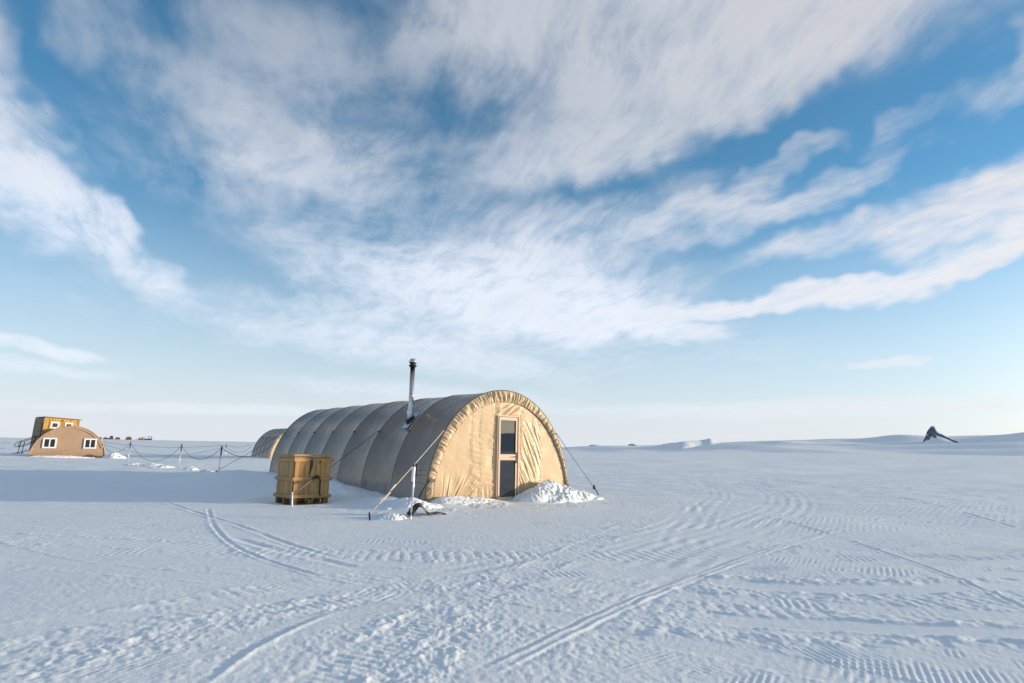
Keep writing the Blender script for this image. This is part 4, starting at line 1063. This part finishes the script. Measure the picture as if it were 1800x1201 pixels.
def vehicles():
    rz = rad(33)
    def V(label, az_, cat='vehicle', name='snow_vehicle'): return thing(name, label, cat, on_sky(az_), rz, 'vehicles on the skyline')
    # two red sleds
    for az_, lab, m_ in ((-34.12, 'red cargo sled half hidden by the brown hut, leftmost on the skyline', red_m), (-33.72, 'small red cargo sled, second from the left on the skyline', red_m)):
        t = V(lab, az_, 'sled', 'cargo_sled'); wedge('body', m_, t, [(-1.5, .55), (1.4, .55), (1.7, 1.1), (1.5, 1.5), (-1.5, 1.5), (-1.6, 1.1)], -.9, .9)
        wedge('cover', plum_m, t, [(-1.35, 1.5), (1.3, 1.5), (1.0, 1.85), (-1.1, 1.85)], -.8, .8)
        for y in (-.8, .8): wedge('runner', rubber_m, t, [(-1.7, 0), (1.6, 0), (2.0, .4), (1.6, .55), (-1.7, .55)], y - .12, y + .12)
    # dark snowcat with red trailer
    t = V('dark plum tracked snowcat towing a red sled on the skyline', -33.38); tracks(t, 3.6, 2.2, .85)
    wedge('body', plum_m, t, [(-1.9, .86), (2.0, .86), (2.0, 1.5), (-1.9, 1.3)], -1.1, 1.1); wedge('cab', plum_m, t, [(-.9, 1.4), (1.6, 1.52), (1.5, 2.9), (1.2, 3.1), (-.6, 3.1)], -1.0, 1.0)
    wedge('cab_window', window_m, t, [(-.5, 2.0), (1.2, 2.0), (1.15, 2.7), (-.4, 2.7)], -1.03, -1.01); wedge('blade', rubber_m, t, [(-3.2, .15), (-2.6, .1), (-2.2, .5), (-1.95, .9), (-3.0, .6)], -1.5, 1.5)
    t = V('bright red box sled hitched behind the dark snowcat', -32.93, 'sled', 'cargo_sled'); wedge('body', red_m, t, [(-1.6, .5), (1.7, .5), (1.8, 1.9), (1.5, 2.0), (-1.2, 2.0), (-1.7, 1.3)], -1.0, 1.0)
    for y in (-.8, .8): wedge('runner', rubber_m, t, [(-2.4, 0), (1.6, 0), (1.9, .4), (1.6, .5), (-2.0, .5)], y - .12, y + .12)
    # amber-roofed cat
    t = V('amber-roofed tracked vehicle standing alone on the skyline', -32.19); tracks(t, 4.4, 2.2, .95)
    wedge('body', grey_steel_m, t, [(-2.1, .96), (2.2, .96), (2.3, 1.7), (-2.2, 1.8)], -1.1, 1.1); wedge('cab', amber_m, t, [(-1.6, 1.8), (1.9, 1.72), (1.6, 2.7), (1.0, 3.0), (-1.3, 3.0)], -1.0, 1.0)
    wedge('cab_window', window_m, t, [(-1.2, 1.95), (1.3, 1.95), (1.1, 2.45), (-1.1, 2.45)], -1.03, -1.01)
    # orange and cream loader, then long black flatbed with teal cab
    t = V('orange and cream tracked loader on the skyline', -31.35); tracks(t, 3.8, 2.1, .85)
    wedge('body', orange_m, t, [(-1.9, .86), (2.0, .86), (2.0, 1.8), (-1.6, 1.9)], -1.0, 1.0); wedge('cab', cream_m, t, [(-1.9, 1.9), (2.1, 1.82), (2.0, 2.9), (-1.7, 2.7)], -.95, .95)
    wedge('cab_window', window_m, t, [(.6, 2.1), (1.7, 2.1), (1.6, 2.65), (.6, 2.6)], -.98, -.96); wedge('blade', grey_steel_m, t, [(-4.2, .1), (-3.4, .1), (-2.2, .9), (-1.9, 1.2), (-3.0, .8)], -1.4, 1.4)
    t = V('long black flatbed vehicle with open dark teal cab, rightmost on the skyline', -30.86); tracks(t, 5.6, 2.1, .8)
    wedge('bed', rubber_m, t, [(-3.4, .81), (3.0, .81), (3.2, 1.2), (-3.0, 1.3)], -1.1, 1.1)
    for x in (.3, 2.6):
        for y in (-.9, .9): box('cab_post', teal_m, t, x - .16, x + .16, y - .12, y + .12, 1.25, 2.9)
    box('cab_roof', teal_m, t, 0, 2.9, -1.1, 1.1, 2.901, 3.25, .05); box('cab_panel', cream_m, t, .5, 2.4, -.7, .7, 1.25, 2.0, .03)
    tube('exhaust', rubber_m, t, [(-2.2, 0, 1.2), (-2.2, 0, 3.3)], .14, 8)
    t = V('tiny pale marker drum right of the skyline vehicles', -30.40, 'drum', 'marker_drum'); lathe('drum_body', cream_m, t, [(.45, 0), (.48, .3), (.45, .6), (.48, .9), (.45, 1.3)], 14); lathe('lid', white_m, t, [(.46, 1.301), (.46, 1.36), (.02, 1.37)], 14)
vehicles()
